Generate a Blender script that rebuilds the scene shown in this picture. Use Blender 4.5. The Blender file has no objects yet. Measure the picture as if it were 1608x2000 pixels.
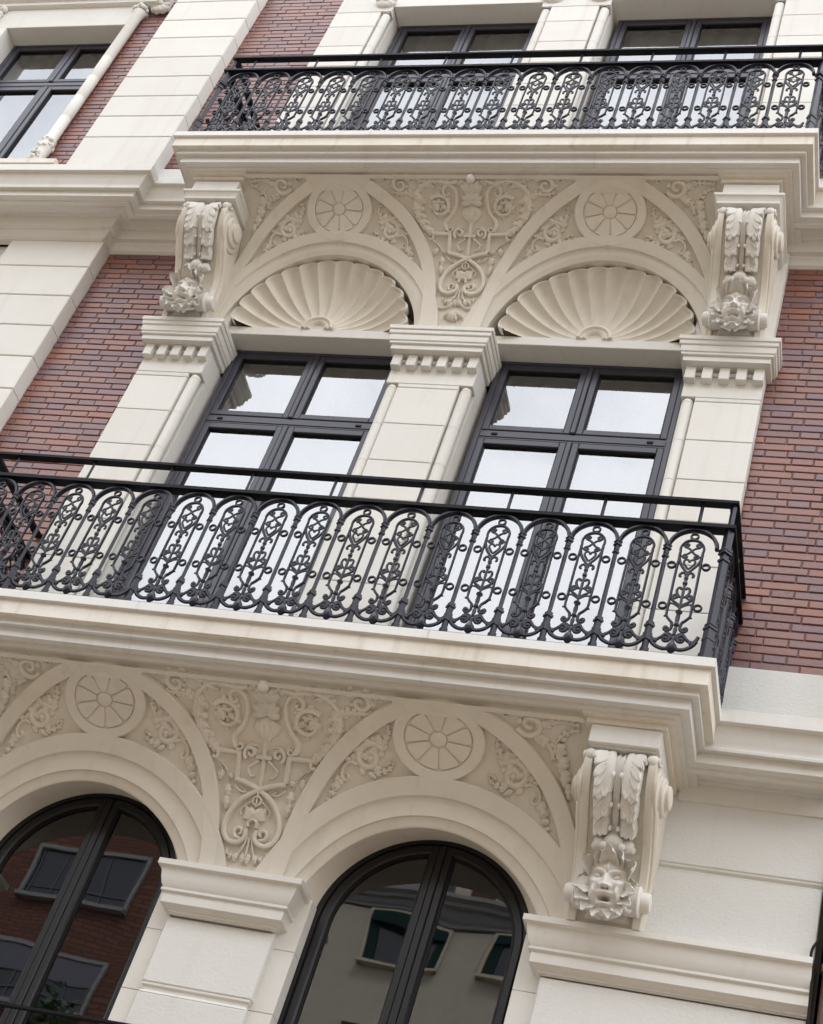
import bpy, bmesh, math, random
import numpy as np
from mathutils import Vector, Matrix

random.seed(7)
PI = math.pi
SC = bpy.context.scene
COL = SC.collection

# ------------------------------------------------------------------ camera
CAM_LOC = (3.50968, -7.25135, 1.65)
CR = Vector((0.9446783, 0.18812249, 0.26868725))
CU = Vector((-0.06996056, -0.68475439, 0.72540813))
CF = Vector((-0.32045036, 0.70407483, 0.63371145))
cd = bpy.data.cameras.new('camera')
cam = bpy.data.objects.new('camera', cd)
COL.objects.link(cam)
cam.matrix_world = Matrix(((CR.x, CU.x, -CF.x, CAM_LOC[0]), (CR.y, CU.y, -CF.y, CAM_LOC[1]),
                           (CR.z, CU.z, -CF.z, CAM_LOC[2]), (0, 0, 0, 1)))
cd.sensor_fit = 'HORIZONTAL'
cd.sensor_width = 36.0
cd.lens = 36.0 * 3198.68 / 1608.0
cd.clip_start = 0.1
cd.clip_end = 900.0
SC.camera = cam

# ------------------------------------------------------------------ sky, sun, exposure
SUN_EL, SUN_AZ = math.radians(50), math.radians(152)      # azimuth measured from -Y towards +X
w = bpy.data.worlds.new('World')
SC.world = w
w.use_nodes = True
nt = w.node_tree
nt.nodes.clear()
out = nt.nodes.new('ShaderNodeOutputWorld')
bg = nt.nodes.new('ShaderNodeBackground')
sky = nt.nodes.new('ShaderNodeTexSky')
sky.sky_type = 'NISHITA'
sky.sun_disc = False
sky.sun_elevation = SUN_EL
sky.sun_rotation = PI + SUN_AZ
sky.air_density = 1.0
sky.dust_density = 3.0
tc = nt.nodes.new('ShaderNodeTexCoord')
mp = nt.nodes.new('ShaderNodeMapping')
mp.inputs['Scale'].default_value = (1.0, 1.0, 1.8)
cl = nt.nodes.new('ShaderNodeTexNoise')
cl.inputs['Scale'].default_value = 3.4
cl.inputs['Detail'].default_value = 7
cl.inputs['Roughness'].default_value = 0.55
cr = nt.nodes.new('ShaderNodeMapRange')
cr.inputs['From Min'].default_value = 0.36
cr.inputs['From Max'].default_value = 0.56
cr.inputs['To Min'].default_value = 0.66
cr.inputs['To Max'].default_value = 1.0
cc = nt.nodes.new('ShaderNodeMix')
cc.data_type = 'RGBA'
cc.inputs['B'].default_value = (10.15, 10.35, 10.8, 1)
nt.links.new(tc.outputs['Generated'], mp.inputs['Vector'])
nt.links.new(mp.outputs['Vector'], cl.inputs['Vector'])
nt.links.new(cl.outputs['Fac'], cr.inputs['Value'])
nt.links.new(cr.outputs['Result'], cc.inputs['Factor'])
nt.links.new(sky.outputs['Color'], cc.inputs['A'])
nt.links.new(cc.outputs['Result'], bg.inputs['Color'])
bg.inputs['Strength'].default_value = 0.15
nt.links.new(bg.outputs['Background'], out.inputs['Surface'])

sd = bpy.data.lights.new('sun', 'SUN')
sd.energy = 1.5
sd.angle = math.radians(12)
sd.color = (1.0, 0.965, 0.91)
sun = bpy.data.objects.new('sun', sd)
COL.objects.link(sun)
dv = Vector((math.sin(SUN_AZ) * math.cos(SUN_EL), -math.cos(SUN_AZ) * math.cos(SUN_EL), math.sin(SUN_EL)))
sun.rotation_euler = dv.to_track_quat('Z', 'Y').to_euler()
sun.location = (-6, -12, 24)

SC.view_settings.view_transform = 'Standard'
SC.view_settings.look = 'None'
SC.view_settings.gamma = 1.0
SC.view_settings.use_curve_mapping = False
SC.view_settings.exposure = 1.08
SC.render.engine = 'CYCLES'
try:
    SC.cycles.max_bounces = 8
    SC.cycles.diffuse_bounces = 5
    SC.cycles.use_denoising = True
except Exception:
    pass

# ------------------------------------------------------------------ materials
MAT = {}


def mat(name):
    m = bpy.data.materials.new(name)
    m.use_nodes = True
    b = m.node_tree.nodes['Principled BSDF']
    MAT[name] = m
    return m, m.node_tree, b


def N(t, typ, **kw):
    n = t.nodes.new(typ)
    for k, v in kw.items():
        if hasattr(n, k) and not k[0].isupper():
            setattr(n, k, v)
        else:
            n.inputs[k].default_value = v
    return n


def stone_mat(name, base, alt, bump=0.12, scale=38.0, bev=0.004, rough=0.72, stain=0.35):
    m, t, b = mat(name)
    tc = N(t, 'ShaderNodeTexCoord')
    geo = N(t, 'ShaderNodeNewGeometry')
    n1 = N(t, 'ShaderNodeTexNoise', Scale=2.3, Detail=5.0, Roughness=0.6)
    n2 = N(t, 'ShaderNodeTexNoise', Scale=scale, Detail=6.0, Roughness=0.65)
    t.links.new(geo.outputs['Position'], n1.inputs['Vector'])
    t.links.new(geo.outputs['Position'], n2.inputs['Vector'])
    mx = N(t, 'ShaderNodeMix', data_type='RGBA')
    mx.inputs['A'].default_value = (*base, 1)
    mx.inputs['B'].default_value = (*alt, 1)
    r1 = N(t, 'ShaderNodeMapRange')
    r1.inputs['From Min'].default_value = 0.38
    r1.inputs['From Max'].default_value = 0.68
    t.links.new(n1.outputs['Fac'], r1.inputs['Value'])
    t.links.new(r1.outputs['Result'], mx.inputs['Factor'])
    # rain streaks: noise stretched along the vertical
    mpn = N(t, 'ShaderNodeMapping')
    mpn.inputs['Scale'].default_value = (14, 14, 0.9)
    t.links.new(geo.outputs['Position'], mpn.inputs['Vector'])
    n3 = N(t, 'ShaderNodeTexNoise', Scale=1.0, Detail=4.0)
    t.links.new(mpn.outputs['Vector'], n3.inputs['Vector'])
    r3 = N(t, 'ShaderNodeMapRange')
    r3.inputs['From Min'].default_value = 0.55
    r3.inputs['From Max'].default_value = 0.8
    r3.inputs['To Max'].default_value = stain
    t.links.new(n3.outputs['Fac'], r3.inputs['Value'])
    mx2 = N(t, 'ShaderNodeMix', data_type='RGBA')
    mx2.inputs['B'].default_value = (alt[0] * .72, alt[1] * .68, alt[2] * .6, 1)
    t.links.new(mx.outputs['Result'], mx2.inputs['A'])
    t.links.new(r3.outputs['Result'], mx2.inputs['Factor'])
    oi = N(t, 'ShaderNodeObjectInfo')
    rv = N(t, 'ShaderNodeMapRange')
    rv.inputs['To Min'].default_value = 0.945
    rv.inputs['To Max'].default_value = 1.03
    t.links.new(oi.outputs['Random'], rv.inputs['Value'])
    hs = N(t, 'ShaderNodeHueSaturation')
    t.links.new(rv.outputs['Result'], hs.inputs['Value'])
    t.links.new(mx2.outputs['Result'], hs.inputs['Color'])
    t.links.new(hs.outputs['Color'], b.inputs['Base Color'])
    b.inputs['Roughness'].default_value = rough
    b.inputs['Specular IOR Level'].default_value = 0.3
    bm = N(t, 'ShaderNodeBump', Strength=bump, Distance=0.01)
    t.links.new(n2.outputs['Fac'], bm.inputs['Height'])
    if bev:
        bv = N(t, 'ShaderNodeBevel', samples=4, Radius=bev)
        t.links.new(bv.outputs['Normal'], bm.inputs['Normal'])
    t.links.new(bm.outputs['Normal'], b.inputs['Normal'])
    return m


stone_mat('stone', (0.700, 0.690, 0.650), (0.680, 0.660, 0.605), stain=0.25)
stone_mat('stone_relief', (0.685, 0.645, 0.565), (0.65, 0.605, 0.52), bump=0.1, bev=0.0025)
stone_mat('stone_carved', (0.690, 0.675, 0.632), (0.665, 0.640, 0.585), bump=0.14, bev=0, stain=0.2)
stone_mat('stone_edge', (0.680, 0.676, 0.648), (0.660, 0.642, 0.595), stain=0.28)
stone_mat('stone_sill', (0.72, 0.69, 0.62), (0.62, 0.57, 0.48), bump=0.2, stain=0.6)
stone_mat('stucco', (0.690, 0.688, 0.660), (0.675, 0.664, 0.625), bump=0.38, scale=55.0, bev=0.005, stain=0.15)

# brick
m, t, b = mat('brick')
oi = N(t, 'ShaderNodeObjectInfo')
geo = N(t, 'ShaderNodeNewGeometry')
ad = N(t, 'ShaderNodeMath', operation='ADD')
t.links.new(oi.outputs['Random'], ad.inputs[0])
t.links.new(geo.outputs['Random Per Island'], ad.inputs[1])
fr = N(t, 'ShaderNodeMath', operation='FRACT')
t.links.new(ad.outputs[0], fr.inputs[0])
ramp = N(t, 'ShaderNodeValToRGB')
el = ramp.color_ramp.elements
el[0].position, el[0].color = 0.0, (0.25, 0.085, 0.045, 1)
el[1].position, el[1].color = 1.0, (0.175, 0.086, 0.088, 1)
for p, c in ((0.3, (0.20, 0.078, 0.064, 1)), (0.55, (0.155, 0.058, 0.050, 1)), (0.72, (0.225, 0.095, 0.062, 1)), (0.86, (0.145, 0.068, 0.078, 1))):
    e = ramp.color_ramp.elements.new(p)
    e.color = c
t.links.new(fr.outputs[0], ramp.inputs['Fac'])
nz = N(t, 'ShaderNodeTexNoise', Scale=16.0, Detail=4.0, Roughness=0.6)
mpn = N(t, 'ShaderNodeMapping')
mpn.inputs['Scale'].default_value = (0.6, 1, 1.6)
t.links.new(geo.outputs['Position'], mpn.inputs['Vector'])
t.links.new(mpn.outputs['Vector'], nz.inputs['Vector'])
rg = N(t, 'ShaderNodeMapRange')
rg.inputs['From Min'].default_value = 0.45
rg.inputs['From Max'].default_value = 0.72
rg.inputs['To Max'].default_value = 0.48
t.links.new(nz.outputs['Fac'], rg.inputs['Value'])
mx = N(t, 'ShaderNodeMix', data_type='RGBA')
mx.inputs['B'].default_value = (0.165, 0.086, 0.092, 1)
t.links.new(ramp.outputs['Color'], mx.inputs['A'])
t.links.new(rg.outputs['Result'], mx.inputs['Factor'])
t.links.new(mx.outputs['Result'], b.inputs['Base Color'])
b.inputs['Roughness'].default_value = 0.42
b.inputs['Specular IOR Level'].default_value = 0.75
nb = N(t, 'ShaderNodeTexNoise', Scale=55.0, Detail=4.0, Roughness=0.6)
t.links.new(geo.outputs['Position'], nb.inputs['Vector'])
bp_ = N(t, 'ShaderNodeBump', Strength=0.25, Distance=0.01)
t.links.new(nb.outputs['Fac'], bp_.inputs['Height'])
t.links.new(bp_.outputs['Normal'], b.inputs['Normal'])

m, t, b = mat('mortar')
b.inputs['Base Color'].default_value = (0.21, 0.145, 0.125, 1)
b.inputs['Roughness'].default_value = 0.9
nb = N(t, 'ShaderNodeTexNoise', Scale=90.0, Detail=3.0)
bp_ = N(t, 'ShaderNodeBump', Strength=0.4, Distance=0.01)
t.links.new(nb.outputs['Fac'], bp_.inputs['Height'])
t.links.new(bp_.outputs['Normal'], b.inputs['Normal'])


def paint_mat(name, c, rough, spec=0.5, bump=0.05, scale=60.0):
    m, t, b = mat(name)
    geo = N(t, 'ShaderNodeNewGeometry')
    nz = N(t, 'ShaderNodeTexNoise', Scale=scale, Detail=3.0)
    t.links.new(geo.outputs['Position'], nz.inputs['Vector'])
    mx = N(t, 'ShaderNodeMix', data_type='RGBA')
    mx.inputs['A'].default_value = (*c, 1)
    mx.inputs['B'].default_value = (c[0] * 1.35, c[1] * 1.3, c[2] * 1.25, 1)
    t.links.new(nz.outputs['Fac'], mx.inputs['Factor'])
    t.links.new(mx.outputs['Result'], b.inputs['Base Color'])
    rr = N(t, 'ShaderNodeMapRange')
    rr.inputs['To Min'].default_value = rough * .85
    rr.inputs['To Max'].default_value = rough * 1.2
    t.links.new(nz.outputs['Fac'], rr.inputs['Value'])
    t.links.new(rr.outputs['Result'], b.inputs['Roughness'])
    b.inputs['Specular IOR Level'].default_value = spec
    bm = N(t, 'ShaderNodeBump', Strength=bump, Distance=0.01)
    t.links.new(nz.outputs['Fac'], bm.inputs['Height'])
    t.links.new(bm.outputs['Normal'], b.inputs['Normal'])
    return m


paint_mat('iron', (0.0075, 0.0078, 0.0160), 0.32, 0.34, 0.2)
paint_mat('rail_iron', (0.0045, 0.0045, 0.0065), 0.5, 0.14, 0.05)
paint_mat('window_paint', (0.036, 0.037, 0.053), 0.34, 0.5, 0.02, 25.0)
paint_mat('window_paint_dark', (0.0085, 0.0085, 0.0095), 0.38, 0.34, 0.02, 25.0)
paint_mat('gasket', (0.006, 0.006, 0.007), 0.5, 0.3)
paint_mat('copper', (0.085, 0.045, 0.032), 0.45, 0.5, 0.15, 20.0)
paint_mat('dark_gap', (0.02, 0.017, 0.015), 0.9, 0.1)
paint_mat('curtain', (0.62, 0.61, 0.60), 0.9, 0.1)
paint_mat('room_shade_black', (0.012, 0.012, 0.014), 0.9, 0.1)
paint_mat('asphalt', (0.05, 0.05, 0.05), 0.85, 0.3, 0.3, 80.0)
paint_mat('paving', (0.24, 0.19, 0.145), 0.8, 0.3, 0.3, 30.0)
paint_mat('far_brick', (0.10, 0.048, 0.036), 0.8, 0.2, 0.3, 20.0)
t = MAT['far_brick'].node_tree
bt = N(t, 'ShaderNodeTexBrick', Scale=1.0)
bt.inputs['Brick Width'].default_value = .5
bt.inputs['Row Height'].default_value = .14
bt.inputs['Mortar Size'].default_value = .02
bt.inputs['Color1'].default_value = (0.165, 0.075, 0.050, 1)
bt.inputs['Color2'].default_value = (0.120, 0.055, 0.038, 1)
bt.inputs['Mortar'].default_value = (0.055, 0.030, 0.026, 1)
gp = N(t, 'ShaderNodeNewGeometry')
sx = N(t, 'ShaderNodeSeparateXYZ')
cx = N(t, 'ShaderNodeCombineXYZ')
t.links.new(gp.outputs['Position'], sx.inputs[0])
t.links.new(sx.outputs['X'], cx.inputs['X'])
t.links.new(sx.outputs['Z'], cx.inputs['Y'])
t.links.new(cx.outputs[0], bt.inputs['Vector'])
t.links.new(bt.outputs['Color'], t.nodes['Principled BSDF'].inputs['Base Color'])
paint_mat('far_stucco', (0.34, 0.32, 0.27), 0.85, 0.2, 0.2, 6.0)
paint_mat('far_cream', (0.36, 0.335, 0.27), 0.85, 0.2, 0.2, 6.0)
paint_mat('far_trim', (0.19, 0.195, 0.20), 0.8, 0.2, 0.1, 8.0)
paint_mat('far_shutter', (0.09, 0.09, 0.12), 0.6, 0.3)
paint_mat('far_glass', (0.015, 0.017, 0.025), 0.12, 0.6)
paint_mat('awning_green', (0.004, 0.018, 0.017), 0.8, 0.2)
paint_mat('roof_tile', (0.25, 0.11, 0.07), 0.8, 0.2, 0.4, 12.0)
paint_mat('leaf_green', (0.035, 0.07, 0.03), 0.6, 0.3)
paint_mat('bark', (0.09, 0.065, 0.045), 0.9, 0.2, 0.5)


def glass_mat(name, refl, tint=(0.85, 0.88, 0.9)):
    m, t, b = mat(name)
    t.nodes.remove(b)
    o = t.nodes['Material Output']
    g = N(t, 'ShaderNodeBsdfGlossy')
    g.inputs['Color'].default_value = (0.97, 0.98, 1.0, 1)
    g.inputs['Roughness'].default_value = 0.012
    tr = N(t, 'ShaderNodeBsdfTransparent')
    tr.inputs['Color'].default_value = (*tint, 1)
    f = N(t, 'ShaderNodeFresnel', IOR=refl)
    ms = N(t, 'ShaderNodeMixShader')
    nz = N(t, 'ShaderNodeTexNoise', Scale=1.6, Detail=1.0)
    geo = N(t, 'ShaderNodeNewGeometry')
    t.links.new(geo.outputs['Position'], nz.inputs['Vector'])
    bm = N(t, 'ShaderNodeBump', Strength=0.10, Distance=0.02)
    t.links.new(nz.outputs['Fac'], bm.inputs['Height'])
    t.links.new(bm.outputs['Normal'], g.inputs['Normal'])
    t.links.new(f.outputs['Fac'], ms.inputs['Fac'])
    t.links.new(tr.outputs['BSDF'], ms.inputs[1])
    t.links.new(g.outputs['BSDF'], ms.inputs[2])
    t.links.new(ms.outputs['Shader'], o.inputs['Surface'])
    return m


glass_mat('glass', 3.0)
glass_mat('glass_dark', 1.95, (0.5, 0.52, 0.55))


# ------------------------------------------------------------------ mesh helpers
class MB:
    def __init__(s):
        s.v = []
        s.f = []

    def add(s, vs, fs):
        o = len(s.v)
        s.v.extend([tuple(float(c) for c in q) for q in vs])
        s.f.extend([tuple(i + o for i in q) for q in fs])
        return s

    def box(s, x0, x1, y0, y1, z0, z1, c=0.0):
        """box; with c the front (y0) edges are chamfered"""
        if c <= 0:
            s.add([(x0, y0, z0), (x1, y0, z0), (x1, y1, z0), (x0, y1, z0), (x0, y0, z1), (x1, y0, z1), (x1, y1, z1), (x0, y1, z1)],
                  [(0, 1, 5, 4), (1, 2, 6, 5), (2, 3, 7, 6), (3, 0, 4, 7), (4, 5, 6, 7), (3, 2, 1, 0)])
        else:
            s.add([(x0 + c, y0, z0 + c), (x1 - c, y0, z0 + c), (x1 - c, y0, z1 - c), (x0 + c, y0, z1 - c),
                   (x0, y0 + c, z0), (x1, y0 + c, z0), (x1, y0 + c, z1), (x0, y0 + c, z1),
                   (x0, y1, z0), (x1, y1, z0), (x1, y1, z1), (x0, y1, z1)],
                  [(0, 1, 2, 3), (0, 4, 5, 1), (1, 5, 6, 2), (2, 6, 7, 3), (3, 7, 4, 0),
                   (4, 8, 9, 5), (5, 9, 10, 6), (6, 10, 11, 7), (7, 11, 8, 4), (11, 10, 9, 8)])
        return s

    def grid(s, rows, close_u=False, close_v=False):
        nr, nc = len(rows), len(rows[0])
        fs = []
        for i in range(nr - (0 if close_v else 1)):
            for j in range(nc - (0 if close_u else 1)):
                a, b = i, (i + 1) % nr
                c, d = j, (j + 1) % nc
                fs.append((a * nc + c, a * nc + d, b * nc + d, b * nc + c))
        s.add([q for r in rows for q in r], fs)
        return s

    def tube(s, pts, r, n=6, flat=1.0, up=None, caps=True):
        """round bar along 3-D points; r is a number or a list"""
        P = [Vector(p) for p in pts]
        k = len(P)
        rr = [r] * k if isinstance(r, (int, float)) else list(r)
        rows = []
        ref = Vector(up) if up else Vector((0, 1, 0))
        for i in range(k):
            d = (P[min(i + 1, k - 1)] - P[max(i - 1, 0)])
            if d.length < 1e-9:
                d = Vector((0, 0, 1))
            d.normalize()
            a = ref - d * ref.dot(d)
            if a.length < 1e-4:
                a = Vector((1, 0, 0)) - d * d.x
            a.normalize()
            bb = d.cross(a)
            rows.append([P[i] + a * (rr[i] * flat * math.cos(2 * PI * (j + .5) / n)) + bb * (rr[i] * math.sin(2 * PI * (j + .5) / n)) for j in range(n)])
        o = len(s.v)
        s.grid(rows, close_u=True)
        if caps:
            s.f.append(tuple(o + j for j in range(n)))
            s.f.append(tuple(o + (k - 1) * n + j for j in range(n - 1, -1, -1)))
        return s

    def lathe(s, prof, n=12, c=(0, 0, 0), axis='z', sx=1.0, sy=1.0):
        rows = []
        for r, h in prof:
            row = []
            for j in range(n):
                a = 2 * PI * j / n
                u, v = r * math.cos(a) * sx, r * math.sin(a) * sy
                if axis == 'z':
                    q = (c[0] + u, c[1] + v, c[2] + h)
                elif axis == 'x':
                    q = (c[0] + h, c[1] + u, c[2] + v)
                else:
                    q = (c[0] + u, c[1] + h, c[2] + v)
                row.append(q)
            rows.append(row)
        o = len(s.v)
        s.grid(rows, close_u=True)
        k = len(rows)
        s.f.append(tuple(o + j for j in range(n)))
        s.f.append(tuple(o + (k - 1) * n + j for j in range(n - 1, -1, -1)))
        return s

    def sphere(s, c, r, n=10, k=6, sx=1, sy=1, sz=1):
        rows = []
        for i in range(k + 1):
            a = PI * i / k
            rr = max(math.sin(a), 0.02)
            rows.append([(c[0] + r * sx * rr * math.cos(2 * PI * j / n), c[1] + r * sy * rr * math.sin(2 * PI * j / n), c[2] + r * sz * math.cos(a)) for j in range(n)])
        s.grid(rows, close_u=True)
        return s

    def mesh(s, name, m=None, smooth=True, angle=38):
        me = bpy.data.meshes.new(name)
        me.from_pydata(s.v, [], s.f)
        me.validate()
        if len(s.f) > 1:
            bm = bmesh.new()
            bm.from_mesh(me)
            bmesh.ops.recalc_face_normals(bm, faces=bm.faces)
            bm.to_mesh(me)
            bm.free()
        if smooth:
            me.polygons.foreach_set('use_smooth', [True] * len(me.polygons))
            me.set_sharp_from_angle(angle=math.radians(angle))
        if m:
            me.materials.append(MAT[m])
        return me

    def build(s, name, m, parent=None, smooth=True, angle=38):
        return link(name, s.mesh(name, m, smooth, angle), parent)


def link(name, me, parent=None):
    o = bpy.data.objects.new(name, me)
    COL.objects.link(o)
    if parent is not None:
        o.parent = parent
    return o


def thing(name, label, cat, loc=(0, 0, 0), group=None):
    o = bpy.data.objects.new(name, None)
    o.empty_display_size = 0.1
    COL.objects.link(o)
    o.location = loc
    o['label'] = label
    o['category'] = cat
    o['kind'] = 'thing'
    if group:
        o['group'] = group
    return o


def tag(o, label, cat, group=None, kind=None):
    o['label'] = label
    if cat:
        o['category'] = cat
    if group:
        o['group'] = group
    o['kind'] = kind or 'thing'
    return o


def inst(src, parent, loc=None, rot=None, scale=None, name=None):
    c = src.copy()
    COL.objects.link(c)
    c.parent = parent
    if name:
        c.name = name
    if loc is not None:
        c.location = loc
    if rot is not None:
        c.rotation_euler = rot
    if scale is not None:
        c.scale = scale
    return c


def kids(o, _cache={}):
    return list(o.children)


def copy_tree(o, parent=None, loc=None, scale=None):
    c = o.copy()
    COL.objects.link(c)
    c.parent = parent
    if loc is not None:
        c.location = loc
    if scale is not None:
        c.scale = scale
    for ch in list(o.children):
        copy_tree(ch, c)
    return c


def sweep(mb, path, prof, caps=True):
    """moulding: path = plan corners, outward is to the right of travel; prof = (outward offset, z)"""
    P = [Vector((p[0], p[1])) for p in path]
    n = len(P)
    ms = []
    for i in range(n):
        ns = []
        if i > 0:
            d = (P[i] - P[i - 1]).normalized()
            ns.append(Vector((d.y, -d.x)))
        if i < n - 1:
            d = (P[i + 1] - P[i]).normalized()
            ns.append(Vector((d.y, -d.x)))
        if len(ns) == 1:
            ms.append(ns[0])
        else:
            mm = ns[0] + ns[1]
            mm = mm / mm.dot(ns[0])
            ms.append(mm)
    rows = [[(P[i].x + ms[i].x * o, P[i].y + ms[i].y * o, z) for o, z in prof] for i in range(n)]
    o = len(mb.v)
    mb.grid(rows)
    if caps:
        k = len(prof)
        mb.f.append(tuple(o + j for j in range(k)))
        mb.f.append(tuple(o + (n - 1) * k + j for j in range(k - 1, -1, -1)))
    return mb


def sm(pts, k=6):
    """Catmull-Rom through 2-D / 3-D points"""
    P = [np.array(p, float) for p in pts]
    P = [2 * P[0] - P[1]] + P + [2 * P[-1] - P[-2]]
    o = []
    for i in range(1, len(P) - 2):
        for j in range(k):
            u = j / k
            a, b, c, d = P[i - 1], P[i], P[i + 1], P[i + 2]
            o.append(.5 * (2 * b + (c - a) * u + (2 * a - 5 * b + 4 * c - d) * u * u + (3 * b - a - 3 * c + d) * u ** 3))
    o.append(P[-2])
    return [tuple(q) for q in o]


def spiral(cx, cy, r0, a0, turns, r1=0.0, n=22, sy=1.0):
    """points of a volute from radius r0 at angle a0 (degrees) inwards"""
    o = []
    for i in range(n + 1):
        u = i / n
        r = r0 + (r1 - r0) * u ** 0.85
        a = math.radians(a0 + 360 * turns * u)
        o.append((cx + r * math.cos(a), cy + r * math.sin(a) * sy))
    return o


# ------------------------------------------------------------------ shared dimensions (metres)
YB = 0.08            # face of the brick walls
DZ = 4.537           # storey height between the two balconies
ZF1, ZF2 = 6.596, 11.133     # lower edge of the two balcony fascias
W, P0 = 2.393, 0.784         # balcony half width and projection
XR = 2.98            # right end of the building
XQ0, XQ1 = -3.92, -3.09      # stone quoin strip
YQ = -0.045

# ------------------------------------------------------------------ ground, street and the far side of it
mb = MB()
mb.add([(-300, -300, -.12), (300, -300, -.12), (300, 300, -.12), (-300, 300, -.12)], [(0, 1, 2, 3)])
tag(mb.build('ground', 'asphalt', smooth=False), 'dark asphalt ground of the street', None, kind='structure')
mb = MB()
mb.box(-40, 40, -4.2, -.02, -.119, 0.0, 0)
tag(mb.build('pavement', 'paving', smooth=False), 'beige paved footway along the house front', None, kind='structure')
mb = MB()
mb.box(-60, 60, -33.5, -13.0, -.119, 0.01, 0)
tag(mb.build('far_pavement', 'paving', smooth=False), 'beige paved square across the street', None, kind='structure')
# body of the building behind its facade, coloured near-black for room shade
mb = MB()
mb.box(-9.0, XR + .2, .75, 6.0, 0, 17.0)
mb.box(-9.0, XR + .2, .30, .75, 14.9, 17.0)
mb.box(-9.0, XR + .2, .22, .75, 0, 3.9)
tag(mb.build('building_core', 'room_shade_black', smooth=False), 'solid block painted near-black as room shade behind the facade windows', None, kind='structure')


# ------------------------------------------------------------------ brick walls
def in_view(x, y, z, mgn=0.02):
    d = Vector((x, y, z)) - Vector(CAM_LOC)
    k = d.dot(CF)
    u = d.dot(CR) / k * 3198.68 / 1608.0
    v = d.dot(CU) / k * 3198.68 / 1608.0
    return abs(u) < .5 + mgn and abs(v) < .5 * 2000 / 1608 + mgn


_bm = {}


def brick_mesh(ln, h):
    key = (round(ln, 3), round(h, 3))
    if key not in _bm:
        mb = MB()
        mb.box(-ln / 2, ln / 2, 0, .028, -h / 2, h / 2, .0035)
        _bm[key] = mb.mesh('brick', 'brick', smooth=False)
    return _bm[key]


COURSE, JOINT, BS, BH = 0.0594, 0.0080, 0.2605, 0.1275


def brick_wall(label, x0, x1, z0, z1, seen=None, yb=YB):
    t = thing('brick_wall', label, 'brick wall', ((x0 + x1) / 2, yb, z0), 'red brick wall panels of the facade')
    ox, oz = -(x0 + x1) / 2, -z0
    mb = MB()
    mb.box(x0 + ox, x1 + ox, .0085, .16, 0, z1 - z0)
    mb.build('mortar_bed', 'mortar', t, smooth=False)
    lst = []
    nrow = int((z1 - z0) / COURSE + .999)
    per = BS + BH + 2 * JOINT
    rnd = random.Random(int(abs(x0 * 100) + z0 * 10))
    for r in range(nrow):
        zt = z1 - r * COURSE
        zb = max(zt - COURSE + JOINT, z0)
        if zt - zb < .012:
            continue
        x = x0 - per + (0.0 if r % 2 else per / 2) + rnd.uniform(-.012, .012)
        k = 0
        while x < x1:
            ln = (BS if k % 2 == 0 else BH) + rnd.uniform(-.006, .006)
            a, b = max(x, x0 + .002), min(x + ln, x1 - .002)
            if b - a > .018:
                lst.append((a, b, zb, zt))
            x += ln + JOINT + rnd.uniform(-.002, .002)
            k += 1
    vis = [q for q in lst if in_view((q[0] + q[1]) / 2, yb, (q[2] + q[3]) / 2) and (seen is None or seen((q[0] + q[1]) / 2, (q[2] + q[3]) / 2))]
    rest = [q for q in lst if q not in vis]
    vis.sort(key=lambda q: -(q[1] - q[0]))
    rest += vis[300:]
    for a, b, zb, zt in vis[:300]:
        ln = round((b - a) / .004) * .004
        o = link('brick', brick_mesh(ln, round((zt - zb) / .003) * .003), t)
        o.location = ((a + b) / 2 + ox, rnd.uniform(-.0022, .0022), (zb + zt) / 2 + oz)
        o.rotation_euler = (rnd.uniform(-.012, .012), rnd.uniform(-.004, .004), rnd.uniform(-.006, .006))
    if rest:
        mb = MB()
        for a, b, zb, zt in rest:
            j = rnd.uniform(-.002, .002)
            mb.box(a + ox, b + ox, j, j + .028, zb + oz, zt + oz, .0035)
        o = mb.build('brick_courses', 'brick', t, smooth=False)
        o['kind'] = 'stuff'
    return t


ZBR0, ZBR1 = 7.262, 10.766
brick_wall('glossy red brick wall between the left quoins and the pillar of the middle windows', XQ1, -2.222, ZBR0 - .3, ZBR1)
brick_wall('red brick wall right of the middle windows, above the lower balcony corner', 2.222, XR, ZBR0, ZBR1)
brick_wall('red brick strip at the top, behind the left end of the upper railing', XQ1 + .012, -2.222, ZBR0 + DZ + .09, 14.95, seen=lambda x, z: True)
brick_wall('narrow purple brick strip between the top left colonnette and the quoins', -4.30, XQ0, 11.80, 14.9)
brick_wall('sliver of red brick wall right of the upper balcony, at the photo edge', 2.222, XR, ZBR0 + DZ, 14.95)


# ------------------------------------------------------------------ stone quoins
def blocks(t, x0, x1, y0, y1, zs, ox, oy, oz, c=.006, gap=.007, m='stone', nm='stone_block'):
    for a, b in zip(zs[:-1], zs[1:]):
        mb = MB()
        mb.box(x0 - ox, x1 - ox, y0 - oy, y1 - oy, a + gap / 2 - oz, b - gap / 2 - oz, c)
        mb.build(nm, m, t, smooth=False)


t = thing('quoin_pier', 'tall strip of white stone blocks left of the lower brick wall', 'quoins', (XQ0, YQ, 6.7))
zs = [6.95, 7.30, 7.652, 8.003, 8.354, 8.705, 9.054, 9.403, 9.751, 10.10, 10.452, 10.772]
blocks(t, XQ0 - .02, -3.095, YQ, .20, zs, XQ0, YQ, 6.7)
mb = MB()
mb.box(-.01, -3.10 - XQ0, .02, .24, .2, 4.07)
mb.build('joint_bed', 'stone', t, smooth=False)
t = thing('quoin_pier', 'white stone block strip at the top, left of the upper balcony', 'quoins', (XQ0, YQ, 11.7))
zs = [11.735, 12.195, 12.507, 12.815, 13.125, 13.44, 13.765, 14.07, 14.39, 14.71]
blocks(t, XQ0 + .005, -3.074, YQ - .006, .20, zs, XQ0, YQ, 11.7)
mb = MB()
mb.box(.01, -3.085 - XQ0, .02, .24, 0, 3.05)
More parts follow.
